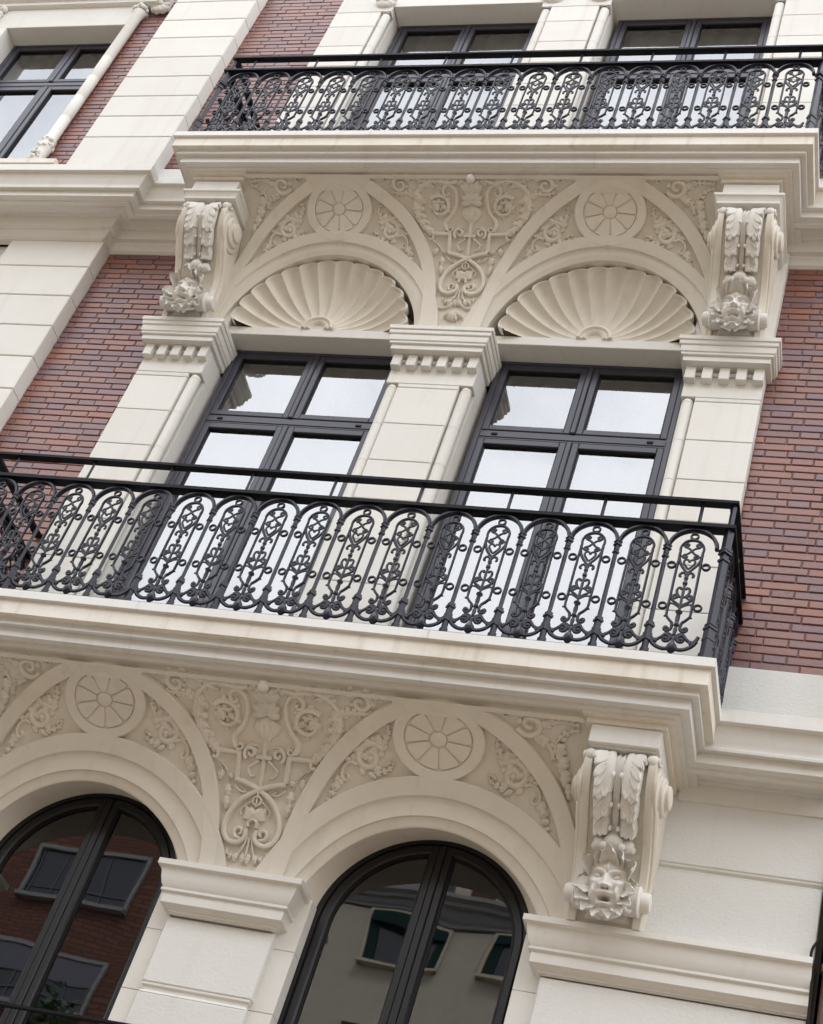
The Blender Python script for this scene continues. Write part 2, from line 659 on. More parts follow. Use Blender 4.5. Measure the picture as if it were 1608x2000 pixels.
mb.build('joint_bed', 'stone', t, smooth=False)

# ------------------------------------------------------------------ cornices
UP = [(0.0, .078), (0.002, 0.0), (-.028, -.004), (-.033, -.026), (-.040, -.036), (-.047, -.062), (-.060, -.090), (-.066, -.112), (-.064, -.122), (-.060, -.128),
      (-.062, -.143), (-.098, -.138), (-.100, -.200)]
INNER = [(.272, -.201), (.270, -.214), (.236, -.216), (.222, -.204), (.19, -.190), (.150, -.180), (.128, -.178), (.126, -.186), (.098, -.184), (.096, -.290), (.060, -.292), (.058, -.308),
         (.045, -.315), (.030, -.334), (.026, -.352), (.004, -.366)]


def cornice(label, base, zf, proj=.42, top=True):
    prof = ([(-.05, .115), (proj - .02, .085)] if top else []) + [(proj + o, z) for o, z in UP] + INNER + [(-.05, -.366)]
    t = thing('cornice', label, 'cornice', (base[0][0], base[0][1], zf))
    mb = MB()
    sweep(mb, [(x - base[0][0], y - base[0][1]) for x, y in base], prof)
    mb.build('moulding', 'stone', t, angle=30)
    return t


cornice('stepped white cornice right of the lower balcony', [(2.20, YB), (XR, YB)], ZF1)
cornice('stepped white cornice right of the upper balcony, above the brick', [(2.20, YB), (XR, YB)], ZF2)
cornice('stepped white cornice wrapping the quoins left of the upper balcony', [(-5.4, YQ), (-3.118, YQ), (-3.118, YB), (-2.20, YB)], ZF2)
cornice('stepped white cornice wrapping the quoins left of the lower balcony', [(-4.6, YQ), (-3.118, YQ), (-3.118, YB), (-2.20, YB)], ZF1)
# white plinth walls between cornice and brick
for lab, x0, x1, z0, z1 in (('rough white plinth wall right of the lower balcony under the brick', 2.18, XR, ZF1 + .06, ZBR0 - .002),
                            ('white plinth wall at the right end of the upper balcony', 2.18, XR, ZF2 + .06, ZBR0 + DZ - .002),
                            ('white plinth between the upper quoins and the upper balcony', -3.08, -2.18, ZF2 + .06, ZBR0 + DZ + .088)):
    mb = MB()
    mb.box(x0, x1, YB - .022, .24, z0, z1, .006)
    tag(mb.build('plinth_wall', 'stucco', smooth=False), lab, 'plinth')
mb = MB()
mb.box(-5.2, XQ0 - .03, .03, .24, 6.7, ZF2 - .36, .004)
tag(mb.build('side_pier', 'stone', smooth=False), 'white stone pier left of the lower quoins at the photo edge', 'pier')
t = thing('side_wall', 'plain white wall of the house beyond the left photo edge', 'wall', (-9, .05, 0))
for x0, x1, z0, z1 in ((0, 6.62, 0, 6.28), (0, 3.78, 6.72, 10.8), (0, 2.82, 11.2, 15.2), (6.64, 11.9, 0, 3.95)):
    mb = MB()
    mb.box(x0, x1, 0, .24, z0, z1, .004)
    mb.build('panel', 'stucco', t, smooth=False)
# right end: strip coloured black for the shade of a gap, and neighbour
mb = MB()
mb.box(XR - .001, XR + .018, -.02, .5, 0, 16)
tag(mb.build('gap_shade_strip', 'dark_gap', smooth=False), 'black strip painted as the shade of a gap at the right end of the facade', 'gap shade')
t = thing('neighbour_house', 'dark rendered neighbouring house beyond the copper downpipe', 'house', (4.0, .12, 0))
mb = MB()
mb.box(-.98, 3.0, 0, 3, 0, 15.5)
mb.build('wall', 'far_stucco', t, smooth=False)

# copper downpipe
t = thing('downpipe', 'brown copper downpipe at the right end of the lower wall', 'downpipe', (3.062, -.045, 0))
mb = MB()
mb.tube([(0, 0, 0), (0, 0, 5.8), (0, .0, 11.0)], .038, n=14)
mb.build('pipe', 'copper', t)
for z in (3.4, 5.46, 7.4):
    mb = MB()
    mb.lathe([(.040, -.025), (.047, -.02), (.047, .02), (.040, .025)], 14, (0, 0, z))
    mb.build('collar', 'copper', t)
    mb = MB()
    mb.box(-.012, .012, .03, .2, z - .01, z + .01)
    mb.build('bracket', 'iron', t)
mb = MB()
mb.tube(sm([(-.050, -.03, 3.6), (-.046, -.035, 4.6), (-.055, -.03, 5.35), (-.075, -.02, 5.52), (-.045, .01, 5.62)]), .007, n=6)
tag(mb.build('cable', 'dark_gap', None), 'thin dark cable running beside the copper downpipe', 'cable')
bpy.data.objects['cable'].location = (3.04, -.055, 0)


# ------------------------------------------------------------------ balconies (slab) and railings
def balcony(label, zf):
    t = thing('balcony', label, 'balcony', (0, 0, zf))
    prof = [(-.03, .0605), (-.005, .0600)] + [(0.0, .056)] + UP[1:] + [(-.146, -.201), (-.147, -.216), (-.172, -.218)]
    for path in ([(-W, .06), (-W, -P0), (-.801, -P0)], [(-.799, -P0), (.899, -P0)], [(.901, -P0), (W, -P0), (W, .06)]):
        mb = MB()
        sweep(mb, path, prof, caps=False)
        mb.build('moulded_edge', 'stone_edge', t, angle=30)
    mb = MB()
    mb.box(-W + .02, W - .02, -P0 + .02, .06, -.1, .0602)
    mb.build('floor_slab', 'stone_sill', t, smooth=False)
    # flat bed under the slab, with the frames over the consoles
    for sx in (-1, 1):
        mb = MB()
        xa, xb = sorted((sx * 1.755, sx * (W - .172)))
        mb.box(xa, xb, -P0 + .172, .06, -.232, -.11)
        xa, xb = sorted((sx * 1.775, sx * (W - .205)))
        mb.box(xa, xb, -P0 + .205, .06, -.262, -.1, .004)
        mb.build('console_bed', 'stone_relief', t, smooth=False)
    mb = MB()
    mb.box(-1.76, 1.76, -P0 + .145, .06, -.2165, -.1)
    mb.build('soffit_band', 'stone_relief', t, smooth=False)
    return t


b1 = balcony('lower white stone balcony with moulded edge, cropped by the left photo edge', ZF1)
b2 = balcony('upper white stone balcony with moulded edge and both ends in view', ZF2)

# --- cast iron panel meshes, local x across, z up from the balcony floor, y = depth
ZR = .092


def iron(mb, nm):
    return mb.mesh(nm, 'iron', angle=50)


def t2(mb, pts, r, y=0.0, flat=.8, n=6):
    r = [q * 1.4 for q in r] if isinstance(r, list) else r * 1.4
    mb.tube([(p[0], y, p[1]) for p in pts], r, n=n, flat=flat)


def mirror(pts):
    return [(-p[0], p[1]) for p in pts]


PIT = .268
mb = MB()
arc = [(.128 * math.cos(a), .748 + .128 * math.sin(a)) for a in np.linspace(0, PI, 19)]
t2(mb, arc, .0085, flat=1.6)
M_HOOP = iron(mb, 'arch_hoop')
mb = MB()
lp = [(.026, .232), (.045, .252), (.0605, .274), (.062, .30)] + [(.062, .30 + .32 * i / 4) for i in range(1, 4)] + \
     [(.062 * math.cos(a), .738 + .066 * math.sin(a)) for a in np.linspace(-.3, PI + .3, 17)] + [(-.062, .30 + .32 * i / 4) for i in (3, 2, 1)] + \
     [(-.062, .30), (-.0605, .274), (-.045, .252), (-.026, .232)]
t2(mb, lp, .0055, flat=1.3)
t2(mb, [(.062, .274), (.068, .270), (.072, .272)], .005)
t2(mb, [(-.062, .274), (-.068, .270), (-.072, .272)], .005)
M_LOOP = iron(mb, 'oval_loop')
mb = MB()
mb.tube([(.0195 * math.cos(a), 0, .0195 * math.sin(a)) for a in np.linspace(0, 2 * PI, 15)], .0064, n=6, flat=1.5, caps=False)
M_RING = iron(mb, 'ring')
mb = MB()
for s in (1, -1):
    f = (lambda q: q) if s == 1 else mirror
    t2(mb, f(sm([(.060, .71), (.056, .665), (.037, .62), (.012, .585), (0, .572)])), .0060)          # teardrop sides
    top = spiral(.029, .766, .0175, 262, 1.15, .004, 16)[::-1]
    low = spiral(-.028, .684, .0170, 80, 1.15, .004, 16)
    t2(mb, f(top + sm([(.018, .746), (.002, .729), (-.014, .709)], 4)[1:] + low), .0052)
    t2(mb, f(sm([(0, .648), (.010, .664), (.026, .660), (.029, .642), (.016, .618), (0, .598)])), .0048)
    t2(mb, f([(.029, .784), (.040, .796)]), .0045)
    t2(mb, f([(.044, .684), (.060, .690)]), .0045)
M_HEART = iron(mb, 'heart_scroll')
mb = MB()
for s in (1, -1):
    f = (lambda q: q) if s == 1 else mirror
    t2(mb, f(sm([(0, .548), (.008, .566), (.022, .572), (.034, .562), (.036, .548), (.028, .542)])), [.007 - .002 * i / 30 for i in range(31)])
    t2(mb, f(sm([(.003, .40), (.02, .412), (.033, .438), (.03, .462), (.016, .468), (.012, .456)])), .0055)     # upper sprig
    t2(mb, f(sm([(.004, .345), (.024, .362), (.044, .378), (.052, .40), (.042, .416), (.026, .412), (.025, .398)])), .006)
    t2(mb, f(sm([(.006, .335), (.030, .352), (.056, .358), (.058, .345)])), .0045)
    t2(mb, f(spiral(.036, .398, .016, 120, -.9, .003, 10)), .005)
mb.lathe([(.006, .30), (.009, .345), (.007, .40), (.009, .44), (.006, .47), (.009, .484), (.006, .49), (.013, .492), (.013, .506), (.008, .510), (.006, .52), (.012, .528), (.012, .540), (.006, .548), (.007, .57)], 8)
mb.lathe([(.010, .235), (.013, .262), (.010, .290), (.019, .300), (.019, .306), (.008, .312)], 8)
mb.lathe([(.008, .15), (.012, .185), (.007, .205), (.014, .213), (.014, .222), (.010, .235)], 8)
M_STEM = iron(mb, 'leaf_stem')
mb = MB()
for s in (1, -1):
    f = (lambda q: q) if s == 1 else mirror
    t2(mb, f(sm([(.026, .232), (.022, .205), (.028, .182), (.046, .174), (.058, .186), (.054, .200), (.044, .198)])), .0062)   # side curls
    t2(mb, f(spiral(.047, .188, .012, -60, -.9, .002, 8)), .007)
    t2(mb, f(sm([(.108, .104), (.085, .112), (.062, .132), (.040, .158), (.018, .150), (.008, .128)])), .0072)
    t2(mb, f(spiral(.040, .122, .028, 70, .95, .006, 16)), .008)
    t2(mb, f(sm([(.118, .120), (.100, .088), (.075, .068), (.045, .058), (.018, .064), (.006, .080)])), .0088)
    t2(mb, f(sm([(.100, .100), (.088, .116), (.080, .112)])), .006)
for s in (1, -1):
    f = (lambda q: q) if s == 1 else mirror
    mb.sphere((s * .046, 0, .190), .0125, 8, 6)
    mb.sphere((s * .040, 0, .121), .0145, 8, 6)
    t2(mb, f(sm([(.124, .150), (.116, .128), (.100, .110), (.082, .100)])), .0075)
M_BASE = iron(mb, 'base_scroll')
mb = MB()
mb.lathe([(.004, .030), (.015, .040), (.027, .056), (.029, .072), (.023, .088), (.012, .102), (.009, .115), (.012, .125), (.006, .14)], 8, sy=.75)
for s in (-1, 1):
    mb.sphere((s * .010, -.013, .074), .008, 6, 4)
mb.sphere((0, -.015, .055), .007, 6, 4)
M_BUD = iron(mb, 'bud')
mb = MB()
mb.tube([(0, 0, .215), (0, 0, .70)], .0125, n=4, up=(1, 1, 0))
for z0, z1, r in ((-.032, .012, .026), (.012, .03, .019), (.03, .05, .020), (.05, .10, .015), (.10, .15, .021), (.15, .19, .017), (.19, .205, .024), (.205, .222, .019),
                  (.67, .682, .017), (.69, .725, .0135), (.725, .734, .021), (.734, .748, .017), (.748, .756, .021)):
    mb.tube([(0, 0, z0), (0, 0, z1)], r * 1.2, n=4, up=(1, 1, 0))
M_POST = iron(mb, 'post')
mb = MB()
mb.tube([(0, 0, 0), (0, 0, .88)], .024, n=4, up=(1, 1, 0))
for z0, z1, r in ((-.032, .02, .043), (.02, .05, .036), (.05, .13, .030), (.13, .15, .034), (.15, .20, .031), (.20, .215, .038), (.225, .238, .033),
                  (.665, .68, .033), (.715, .728, .038), (.735, .75, .037), (.75, .90, .027)):
    mb.tube([(0, 0, z0), (0, 0, z1)], r, n=4, up=(1, 1, 0))
mb.tube([(0, 0, .90), (0, 0, 1.085)], .016, n=4, up=(1, 1, 0))
M_CPOST = iron(mb, 'corner_post')
mb = MB()
mb.tube([(0, 0, .925), (0, 0, 1.075)], .010, n=4, up=(1, 1, 0))
M_SPIND = iron(mb, 'rail_spindle')


def railing(label, zf):
    t = thing('balcony_railing', label, 'railing', (0, -.70, zf + ZR), 'ornate black iron balcony railings')
    hw, hd = 2.319, .775

    def panel(x, y, rz):
        p = link('iron_panel', M_LOOP, t)
        p.location = (x, y, 0)
        p.rotation_euler = (0, 0, rz)
        for nm, me in (('arch_hoop', M_HOOP), ('heart_scroll', M_HEART), ('leaf_stem', M_STEM), ('base_scroll', M_BASE), ('bud', M_BUD)):
            link(nm, me, p)
        for rx, rzz in ((0, .830), (.091, .620), (-.091, .620), (.091, .338), (-.091, .338)):
            r = link('ring', M_RING, p)
            r.location = (rx, 0, rzz)
    for i in range(17):
        panel((i - 8) * PIT, 0, 0)
    for i in range(1, 17):
        o = link('post', M_POST, t)
        o.location = ((i - 8.5) * PIT, 0, 0)
    for sx in (-1, 1):
        for i in range(3):
            panel(sx * hw, .04 + .13 + i * .25, sx * PI / 2)
        for i in range(1, 3):
            o = link('post', M_POST, t)
            o.location = (sx * hw, .04 + i * .25 + .005, 0)
        o = link('corner_post', M_CPOST, t)
        o.location = (sx * (hw - .0), 0, 0)
        o = link('post', M_POST, t)
        o.location = (sx * hw, .765, 0)
    for z0, z1, d, nm in ((.0, .016, .020, 'bottom_rail'), (.885, .908, .034, 'middle_rail'), (1.074, 1.093, .026, 'top_rail')):
        mb = MB()
        mb.box(-hw - d, hw + d, -d, d, z0, z1)
        for sx in (-1, 1):
            xa, xb = sorted((sx * (hw - d), sx * (hw + d)))
            mb.box(xa, xb, d + .0005, hd, z0 + .0004, z1 - .0004)
        mb.build(nm, 'rail_iron', t, smooth=False)
    for i in range(-4, 5):
        o = link('rail_spindle', M_SPIND, t)
        o.location = (i * PIT * 2 + .02 - .134 + .12, 0, 0)
    for sx in (-1, 1):
        o = link('rail_spindle', M_SPIND, t)
        o.location = (sx * hw, .42, 0)
    return t


railing('ornate black iron railing of the lower balcony, seen large across the middle', ZF1)
railing('ornate black iron railing of the upper balcony with white cornice under it', ZF2)


# ------------------------------------------------------------------ coved arcades under the balconies
PU = [(0.0, 9.70), (-.012, 9.95), (-.03, 10.08), (-.058, 10.25), (-.10, 10.40), (-.13, 10.48), (-.18, 10.575), (-.235, 10.65), (-.29, 10.72), (-.35, 10.785), (-.42, 10.845), (-.5, 10.89), (-.57, 10.92), (-.64, 10.935)]
PL = [(.03, 5.40), (.022, 5.56), (-.005, 5.66), (-.045, 5.775), (-.09, 5.88), (-.13, 5.97), (-.165, 6.03), (-.20, 6.085), (-.24, 6.14), (-.29, 6.20), (-.35, 6.255), (-.42, 6.31), (-.5, 6.355), (-.57, 6.38), (-.64, 6.395)]


class Cove:
    """flat design plane (x, s) bent onto the cove: s = length up the curve, h = height off the surface"""

    def __init__(s, P):
        P = np.array(P)
        s.S = np.r_[0, np.cumsum(np.hypot(*np.diff(P, axis=0).T))]
        d = np.gradient(P, s.S, axis=0)
        ker = np.array([1, 2, 1]) / 4
        s.t = np.linspace(0, s.S[-1], 240)
        s.y = np.interp(s.t, s.S, P[:, 0])
        s.z = np.interp(s.t, s.S, P[:, 1])
        for _ in range(160):
            s.y[1:-1] = (s.y[:-2] + 2 * s.y[1:-1] + s.y[2:]) / 4
            s.z[1:-1] = (s.z[:-2] + 2 * s.z[1:-1] + s.z[2:]) / 4
        ty, tz = np.gradient(s.y), np.gradient(s.z)
        n = np.hypot(ty, tz)
        s.ny, s.nz = -tz / n, ty / n

    def __call__(s, x, q, h=0.0):
        y, z = np.interp(q, s.t, s.y), np.interp(q, s.t, s.z)
        ny, nz = np.interp(q, s.t, s.ny), np.interp(q, s.t, s.nz)
        if q < 0:
            z += q
        return (x, y + ny * h, z + nz * h)

    def strip(s, mb, pts, sec):
        """sweep a cross-section [(offset sideways, height)] along design-plane points"""
        P = np.array(pts, float)
        T = np.gradient(P, axis=0)
        T /= np.maximum(np.hypot(T[:, 0], T[:, 1]), 1e-9)[:, None]
        rows = []
        for i in range(len(P)):
            nx, nq = -T[i, 1], T[i, 0]
            f = sec(i / (len(P) - 1)) if callable(sec) else sec
            rows.append([s(P[i, 0] + nx * o, P[i, 1] + nq * o, h) for o, h in f])
        o = len(mb.v)
        mb.grid(rows)
        k = len(rows[0])
        mb.f.append(tuple(o + j for j in range(k)))
        mb.f.append(tuple(o + (len(rows) - 1) * k + j for j in range(k - 1, -1, -1)))

    def cord(s, mb, pts, w0, hh=.016, w1=None, base=-.004):
        """raised rounded cord of half width w0 (to w1) and height hh"""
        w1 = w0 if w1 is None else w1
        w0, w1, hh = w0 * 1.18, w1 * 1.15, hh * 1.55

        def sec(u):
            ww = w0 + (w1 - w0) * u
            k = .55 + .45 * ww / max(w0, w1)
            return [(-ww, base), (-.86 * ww, hh * .55 * k), (-.45 * ww, hh * .93 * k), (0, hh * k), (.45 * ww, hh * .93 * k), (.86 * ww, hh * .55 * k), (ww, base)]
        s.strip(mb, pts, sec)

    def dome(s, mb, x, q, rx, rq, hh, n=12, k=4):
        rows = []
        for i in range(k + 1):
            a = PI / 2 * i / k
            rows.append([s(x + rx * max(math.cos(a), .03) * math.cos(2 * PI * j / n), q + rq * max(math.cos(a), .03) * math.sin(2 * PI * j / n), -.004 + (hh + .004) * math.sin(a)) for j in range(n)])
        mb.grid(rows, close_u=True)

    def leaf(s, mb, x, q, ang, ln, wd, hh=.016, lobes=3, bend=0.0):
        """lobed leaf from its root (x, q) towards ang (degrees)"""
        rows = []
        n = 15
        for i in range(n + 1):
            u = i / n
            a = math.radians(ang + bend * u)
            am = math.radians(ang + bend * u * .5)
            cx, cq = x + ln * u * math.cos(am), q + ln * u * math.sin(am)
            env = math.sin(PI * min(1, u * .9 + .1)) ** .7
            lob = .72 + .28 * abs(math.sin(PI * lobes * u)) if lobes else 1
            ww = wd * env * lob + .0015
            row = []
            for v in (-1, -.92, -.72, -.4, -.14, 0, .14, .4, .72, .92, 1):
                hv = 1.35 * hh * (1 - v * v) ** .45 * (.55 + .45 * math.sin(PI * (u * .85 + .12))) + (-.004 if abs(v) == 1 else 0)
                hv *= 1 - .10 * math.cos(2 * PI * lobes * u) * abs(v)
                if abs(v) < .05:
                    hv -= hh * .13
                row.append(s(cx - math.sin(a) * ww * v, cq + math.cos(a) * ww * v, hv))
            rows.append(row)
        mb.grid(rows)


def ring_strip(cv, mb, cx, s0, prof, smin, n=64, full=False, ky=1.0):
    """concentric moulding round (cx, s0): prof = (radius, height)"""
    rows = []
    for i in range(n + 1):
        row = []
        for r, h in prof:
            if full:
                a = 2 * PI * i / n
            else:
                a0 = math.asin(max(-1, min(1, (smin - s0) / (r * ky))))
                a = a0 + (PI - 2 * a0) * i / n
            row.append(cv(cx + r * math.cos(a), s0 + r * ky * math.sin(a), h))
        rows.append(row)
    mb.grid(rows)


def arcade(label, P, up):
    cv = Cove(P)
    t = thing('arched_arcade', label, 'carved arcade', (0, 0, 0), 'carved coved arcades under the balconies')
    if up:
        S1, c, s0, r0, sh, smin = 1.462, 1.012, .09, .757, .242, .05
        mx, ms, mk = 1.015, 1.19, .97
        band = sm([(.178, .06), (.187, .27), (.216, .50), (.262, .70), (.325, .86), (.40, 1.0), (.50, 1.13), (.62, 1.245), (.74, 1.335), (.80, 1.375)], 5)
        rings = [(r0, 0.006), (.772, .010), (.79, .016), (.80, .018), (.842, .0185), (.848, .024), (.852, .034), (.930, .0374), (.934, .033), (.935, -.002)]
    else:
        S1, c, s0, r0, sh, smin = 1.222, 1.0, -.2, .71, 0.0, .02
        mx, ms, mk = .985, .985, .90
        band = sm([(.188, -.02), (.202, .16), (.228, .33), (.272, .52), (.335, .68), (.42, .825), (.525, .95), (.65, 1.06), (.75, 1.125), (.80, 1.155)], 5)
        rings = [(r0, .004), (.722, .010), (.757, .012), (.765, .016), (.770, .026), (.80, .021), (.84, .018), (.866, .020), (.872, .026), (.878, .034), (.975, .0374), (.979, .033), (.98, -.002)]
    # background panel, with the two arch openings cut out of it
    xs = []
    XE = 1.80
    for cx in (-c, c):
        xs += [cx + r0 * math.cos(a) for a in np.linspace(0, PI, 46)]
    xs += list(np.linspace(-XE, -c - r0, 5)) + list(np.linspace(-c + r0, c - r0, 16)) + list(np.linspace(c + r0, XE, 5))
    xs = sorted(set(round(x, 5) for x in xs))
    rows = []
    for x in xs:
        lo = 0.0
        for cx in (-c, c):
            dd = r0 * r0 - (x - cx) ** 2
            if dd > 1e-7:
                lo = max(lo, s0 + math.sqrt(dd) - .002)
        rows.append([cv(x, lo + (S1 + .01 - lo) * j / 40, 0) for j in range(41)])
    mb = MB()
    mb.grid(rows)
    for xe in (-XE, XE):                                      # closed ends, running back to the wall
        prof = [cv(xe, S1 * j / 40, 0) for j in range(41)] + [(xe, .2, P[-1][1]), (xe, .2, P[0][1])]
        mb.add(prof, [tuple(range(len(prof)))])
    mb.build('spandrel_field', 'stone_relief', t, angle=85)
    # archivolts and their reveals
    for sx in (-1, 1):
        mb = MB()
        ring_strip(cv, mb, sx * c, s0, rings, smin)
        mb.build('archivolt', 'stone_relief', t, angle=32)
        mb = MB()
        rows = []
        if up:
            yb_, rb, zc = .30, .745, 9.83
        else:
            yb_, rb, zc = .17, .582, 5.395
        n = 48
        a0 = math.asin((smin - s0) / r0)
        for i in range(n + 1):
            a = a0 + (PI - 2 * a0) * i / n
            pf = Vector(cv(sx * c + r0 * math.cos(a), s0 + r0 * math.sin(a), .006))
            ab = PI * i / n
            pb = Vector((sx * c + rb * math.cos(ab), yb_, zc + rb * math.sin(ab)))
            rows.append([tuple(pf.lerp(pb, u)) for u in (0, .03, .35, .7, 1)])
        mb.grid(rows)
        mb.build('arch_reveal', 'stone_relief', t, angle=50)
    # interlacing bands
    sec = [(-.0475, -.002), (-.0468, .032), (-.0435, .0368), (.0435, .0368), (.0468, .032), (.0475, -.002)]
    for sx in (-1, 1):
        for s2 in (0, 1):
            pts = [(p if not s2 else 2 * c - p, q) for p, q in band]
            pts = [(sx * p, q) for p, q in pts if q < S1 + .02]
            mb = MB()
            cv.strip(mb, pts, [(o, h + .0006 * s2) for o, h in sec])
            mb.build('band', 'stone_relief', t, angle=32)
    mb = MB()
    for sx in (-1, 1):                                        # plain head above each medallion
        xs_ = np.linspace(-.25, .25, 12)
        lo = ms + .14
        mb.grid([[cv(sx * mx + x, lo + (S1 - lo) * j / 5, .0362) for j in range(6)] for x in xs_])
    mb.grid([[cv(x, S1 - .030 + .03 * j / 2, .036) for j in range(3)] for x in np.linspace(-1.76, 1.76, 60)])
    mb.build('head_band', 'stone_relief', t, angle=32)
    # medallions: ring, hub, nine petals
    for sx in (-1, 1):
        mb = MB()
        ring_strip(cv, mb, sx * mx, ms, [(.190, .004), (.192, .034), (.195, .0371), (.250, .0371), (.254, .033), (.256, -.002)], 0, full=True, ky=mk)
        md = mb.build('medallion', 'stone_relief', t, angle=40)
        mb = MB()
        ring_strip(cv, mb, sx * mx, ms, [(.001, .024), (.192, .023)], 0, full=True, ky=mk)
        mb.build('medallion_bed', 'stone_relief', md)
        mb = MB()
        ring_strip(cv, mb, sx * mx, ms, [(.001, .0355), (.040, .0355), (.045, .033), (.047, .018)], 0, full=True, ky=mk, n=24)
        mb.build('hub', 'stone_relief', md)
        for k in range(9):
            a0 = 2 * PI * (k + .35) / 9
            rows = []
            for i, u in enumerate((0, .03, .2, .4, .6, .8, .92, .975, 1)):
                r = .050 + (.186 - .050) * u
                half = (PI / 9) - .0026 / r
                if u > .8:
                    half *= 1 - .22 * ((u - .8) / .2) ** 2
                row = []
                for v in (-1, -.93, -.5, 0, .5, .93, 1):
                    a = a0 + half * v
                    h = .034 if abs(v) < .95 else .018
                    if i in (0, 8):
                        h = min(h, .019)
                    row.append(cv(sx * mx + r * math.cos(a), ms + r * mk * math.sin(a), h))
                rows.append(row)
            mb = MB()
            mb.grid(rows)
            mb.build('petal', 'stone_relief', md, angle=50)
    def frond(mb, pts, n, ln, wd, spread=55, sides=(1, -1), u0=.05, u1=.95, hh=.018, taper=.5):
        P_ = np.array(pts, float)
        D_ = np.r_[0, np.cumsum(np.hypot(*np.diff(P_, axis=0).T))]
        for i in range(n):
            u = u0 + (u1 - u0) * i / max(1, n - 1)
            d = u * D_[-1]
            x, q = np.interp(d, D_, P_[:, 0]), np.interp(d, D_, P_[:, 1])
            x2, q2 = np.interp(d + .004, D_, P_[:, 0]), np.interp(d + .004, D_, P_[:, 1])
            x1, q1 = np.interp(d - .004, D_, P_[:, 0]), np.interp(d - .004, D_, P_[:, 1])
            a = math.degrees(math.atan2(q2 - q1, x2 - x1))
            k = 1 - taper * u
            for sd in sides:
                cv.leaf(mb, x, q, a + sd * spread, ln * k * 1.1, wd * k * 1.25, hh * .8, 0, -sd * 55)
    # ---- carved scrollwork of the centre spandrel
    def sc(nm, fn):
        for sx in (1, -1):
            mb = MB()
            fn(mb, lambda pts: [(sx * p[0], p[1] + sh) for p in pts], sx)
            if mb.v:
                mb.build(nm, 'stone_relief', t, angle=85)

    def big(mb, F_, sx):
        cv.cord(mb, F_(spiral(.243, .975, .090, 40, 1.25, .032, 40)), .016, .020, .009)
        cv.cord(mb, F_(sm([(.172, .80), (.19, .835), (.185, .87), (.155, .905), (.125, .96), (.112, 1.02), (.118, 1.08), (.145, 1.125), (.185, 1.135), (.212, 1.11), (.215, 1.075), (.195, 1.055), (.175, 1.068), (.18, 1.085)])), .0155, .020, .010)
        cv.cord(mb, F_(spiral(.150, .812, .027, 20, -1.1, .006, 18)), .010, .018, .007)
        cv.cord(mb, F_(sm([(.10, 1.165), (.17, 1.15), (.25, 1.165), (.32, 1.16), (.38, 1.12), (.418, 1.06), (.427, .99), (.41, .93), (.375, .865), (.33, .81), (.29, .785), (.275, .76), (.285, .735), (.305, .738)])), .015, .019, .011)
        cv.cord(mb, F_(spiral(.545, 1.135, .072, 150, -1.35, .012, 34)), .016, .018, .010)
        cv.cord(mb, F_(sm([(.33, 1.155), (.40, 1.175), (.46, 1.19), (.485, 1.165)])), .008, .014)
        cv.cord(mb, F_(sm([(.43, 1.04), (.46, 1.07), (.50, 1.075), (.56, 1.068), (.60, 1.08)])), .010, .016, .006)
        cv.cord(mb, F_(spiral(.66, 1.172, .022, 200, -1.1, .004, 14)), .007, .013, .005)
        frond(mb, F_(spiral(.243, .975, .082, 60, .8, .062, 30)), 5, .040, .018, 60, (1,) if sx == -1 else (-1,))
        frond(mb, F_(spiral(.243, .975, .050, 330, .8, .020, 20)), 6, .040, .016, 50)
        frond(mb, F_(spiral(.545, 1.135, .070, 150, -.9, .040, 24)), 5, .046, .020, 55, (1,) if sx == 1 else (-1,))
        frond(mb, F_(sm([(.33, 1.155), (.40, 1.175), (.46, 1.19), (.485, 1.165)])), 5, .036, .014, 50)
        frond(mb, F_(sm([(.43, 1.04), (.46, 1.07), (.50, 1.075), (.56, 1.068), (.60, 1.08)])), 6, .040, .016, 50)
        frond(mb, F_(sm([(.17, 1.15), (.25, 1.165), (.32, 1.16), (.38, 1.12)])), 6, .040, .016, 55, taper=.1)
        frond(mb, F_(sm([(.10, 1.165), (.06, 1.13), (.05, 1.08)])), 4, .036, .016, 60)
        frond(mb, F_(sm([(.40, 1.09), (.415, 1.03), (.41, .97), (.39, .90), (.35, .845), (.31, .80)])), 7, .075, .028, 28, (-1,) if sx == 1 else (1,), taper=.35, hh=.024)
    sc('scroll_relief', big)

    def leaves(mb, F_, sx):
        for (x, q, a, ln, wd) in ((.405, 1.10, 285, .07, .022), (.395, 1.03, 205, .055, .022), (.40, .97, 200, .055, .022), (.385, .91, 195, .05, .02), (.35, .86, 190, .045, .018), (.418, 1.075, 250, .10, .032), (.426, 1.01, 252, .10, .036), (.415, .945, 242, .10, .036), (.385, .885, 232, .10, .032), (.345, .83, 222, .09, .026),
                                  (.36, 1.145, 190, .09, .020), (.30, 1.165, 178, .08, .018), (.255, 1.00, 300, .06, .024), (.245, .955, 20, .06, .026), (.225, .985, 210, .05, .020), (.262, .955, 80, .045, .018)):
            p = F_([(x, q)])[0]
            m2 = MB()
            cv.leaf(m2, p[0], p[1], a if sx == 1 else 180 - a, ln, wd, .026, 3, 25 if sx == 1 else -25)
            m2.build('acanthus_leaf', 'stone_relief', t, angle=85)
    sc('acanthus_relief', leaves)

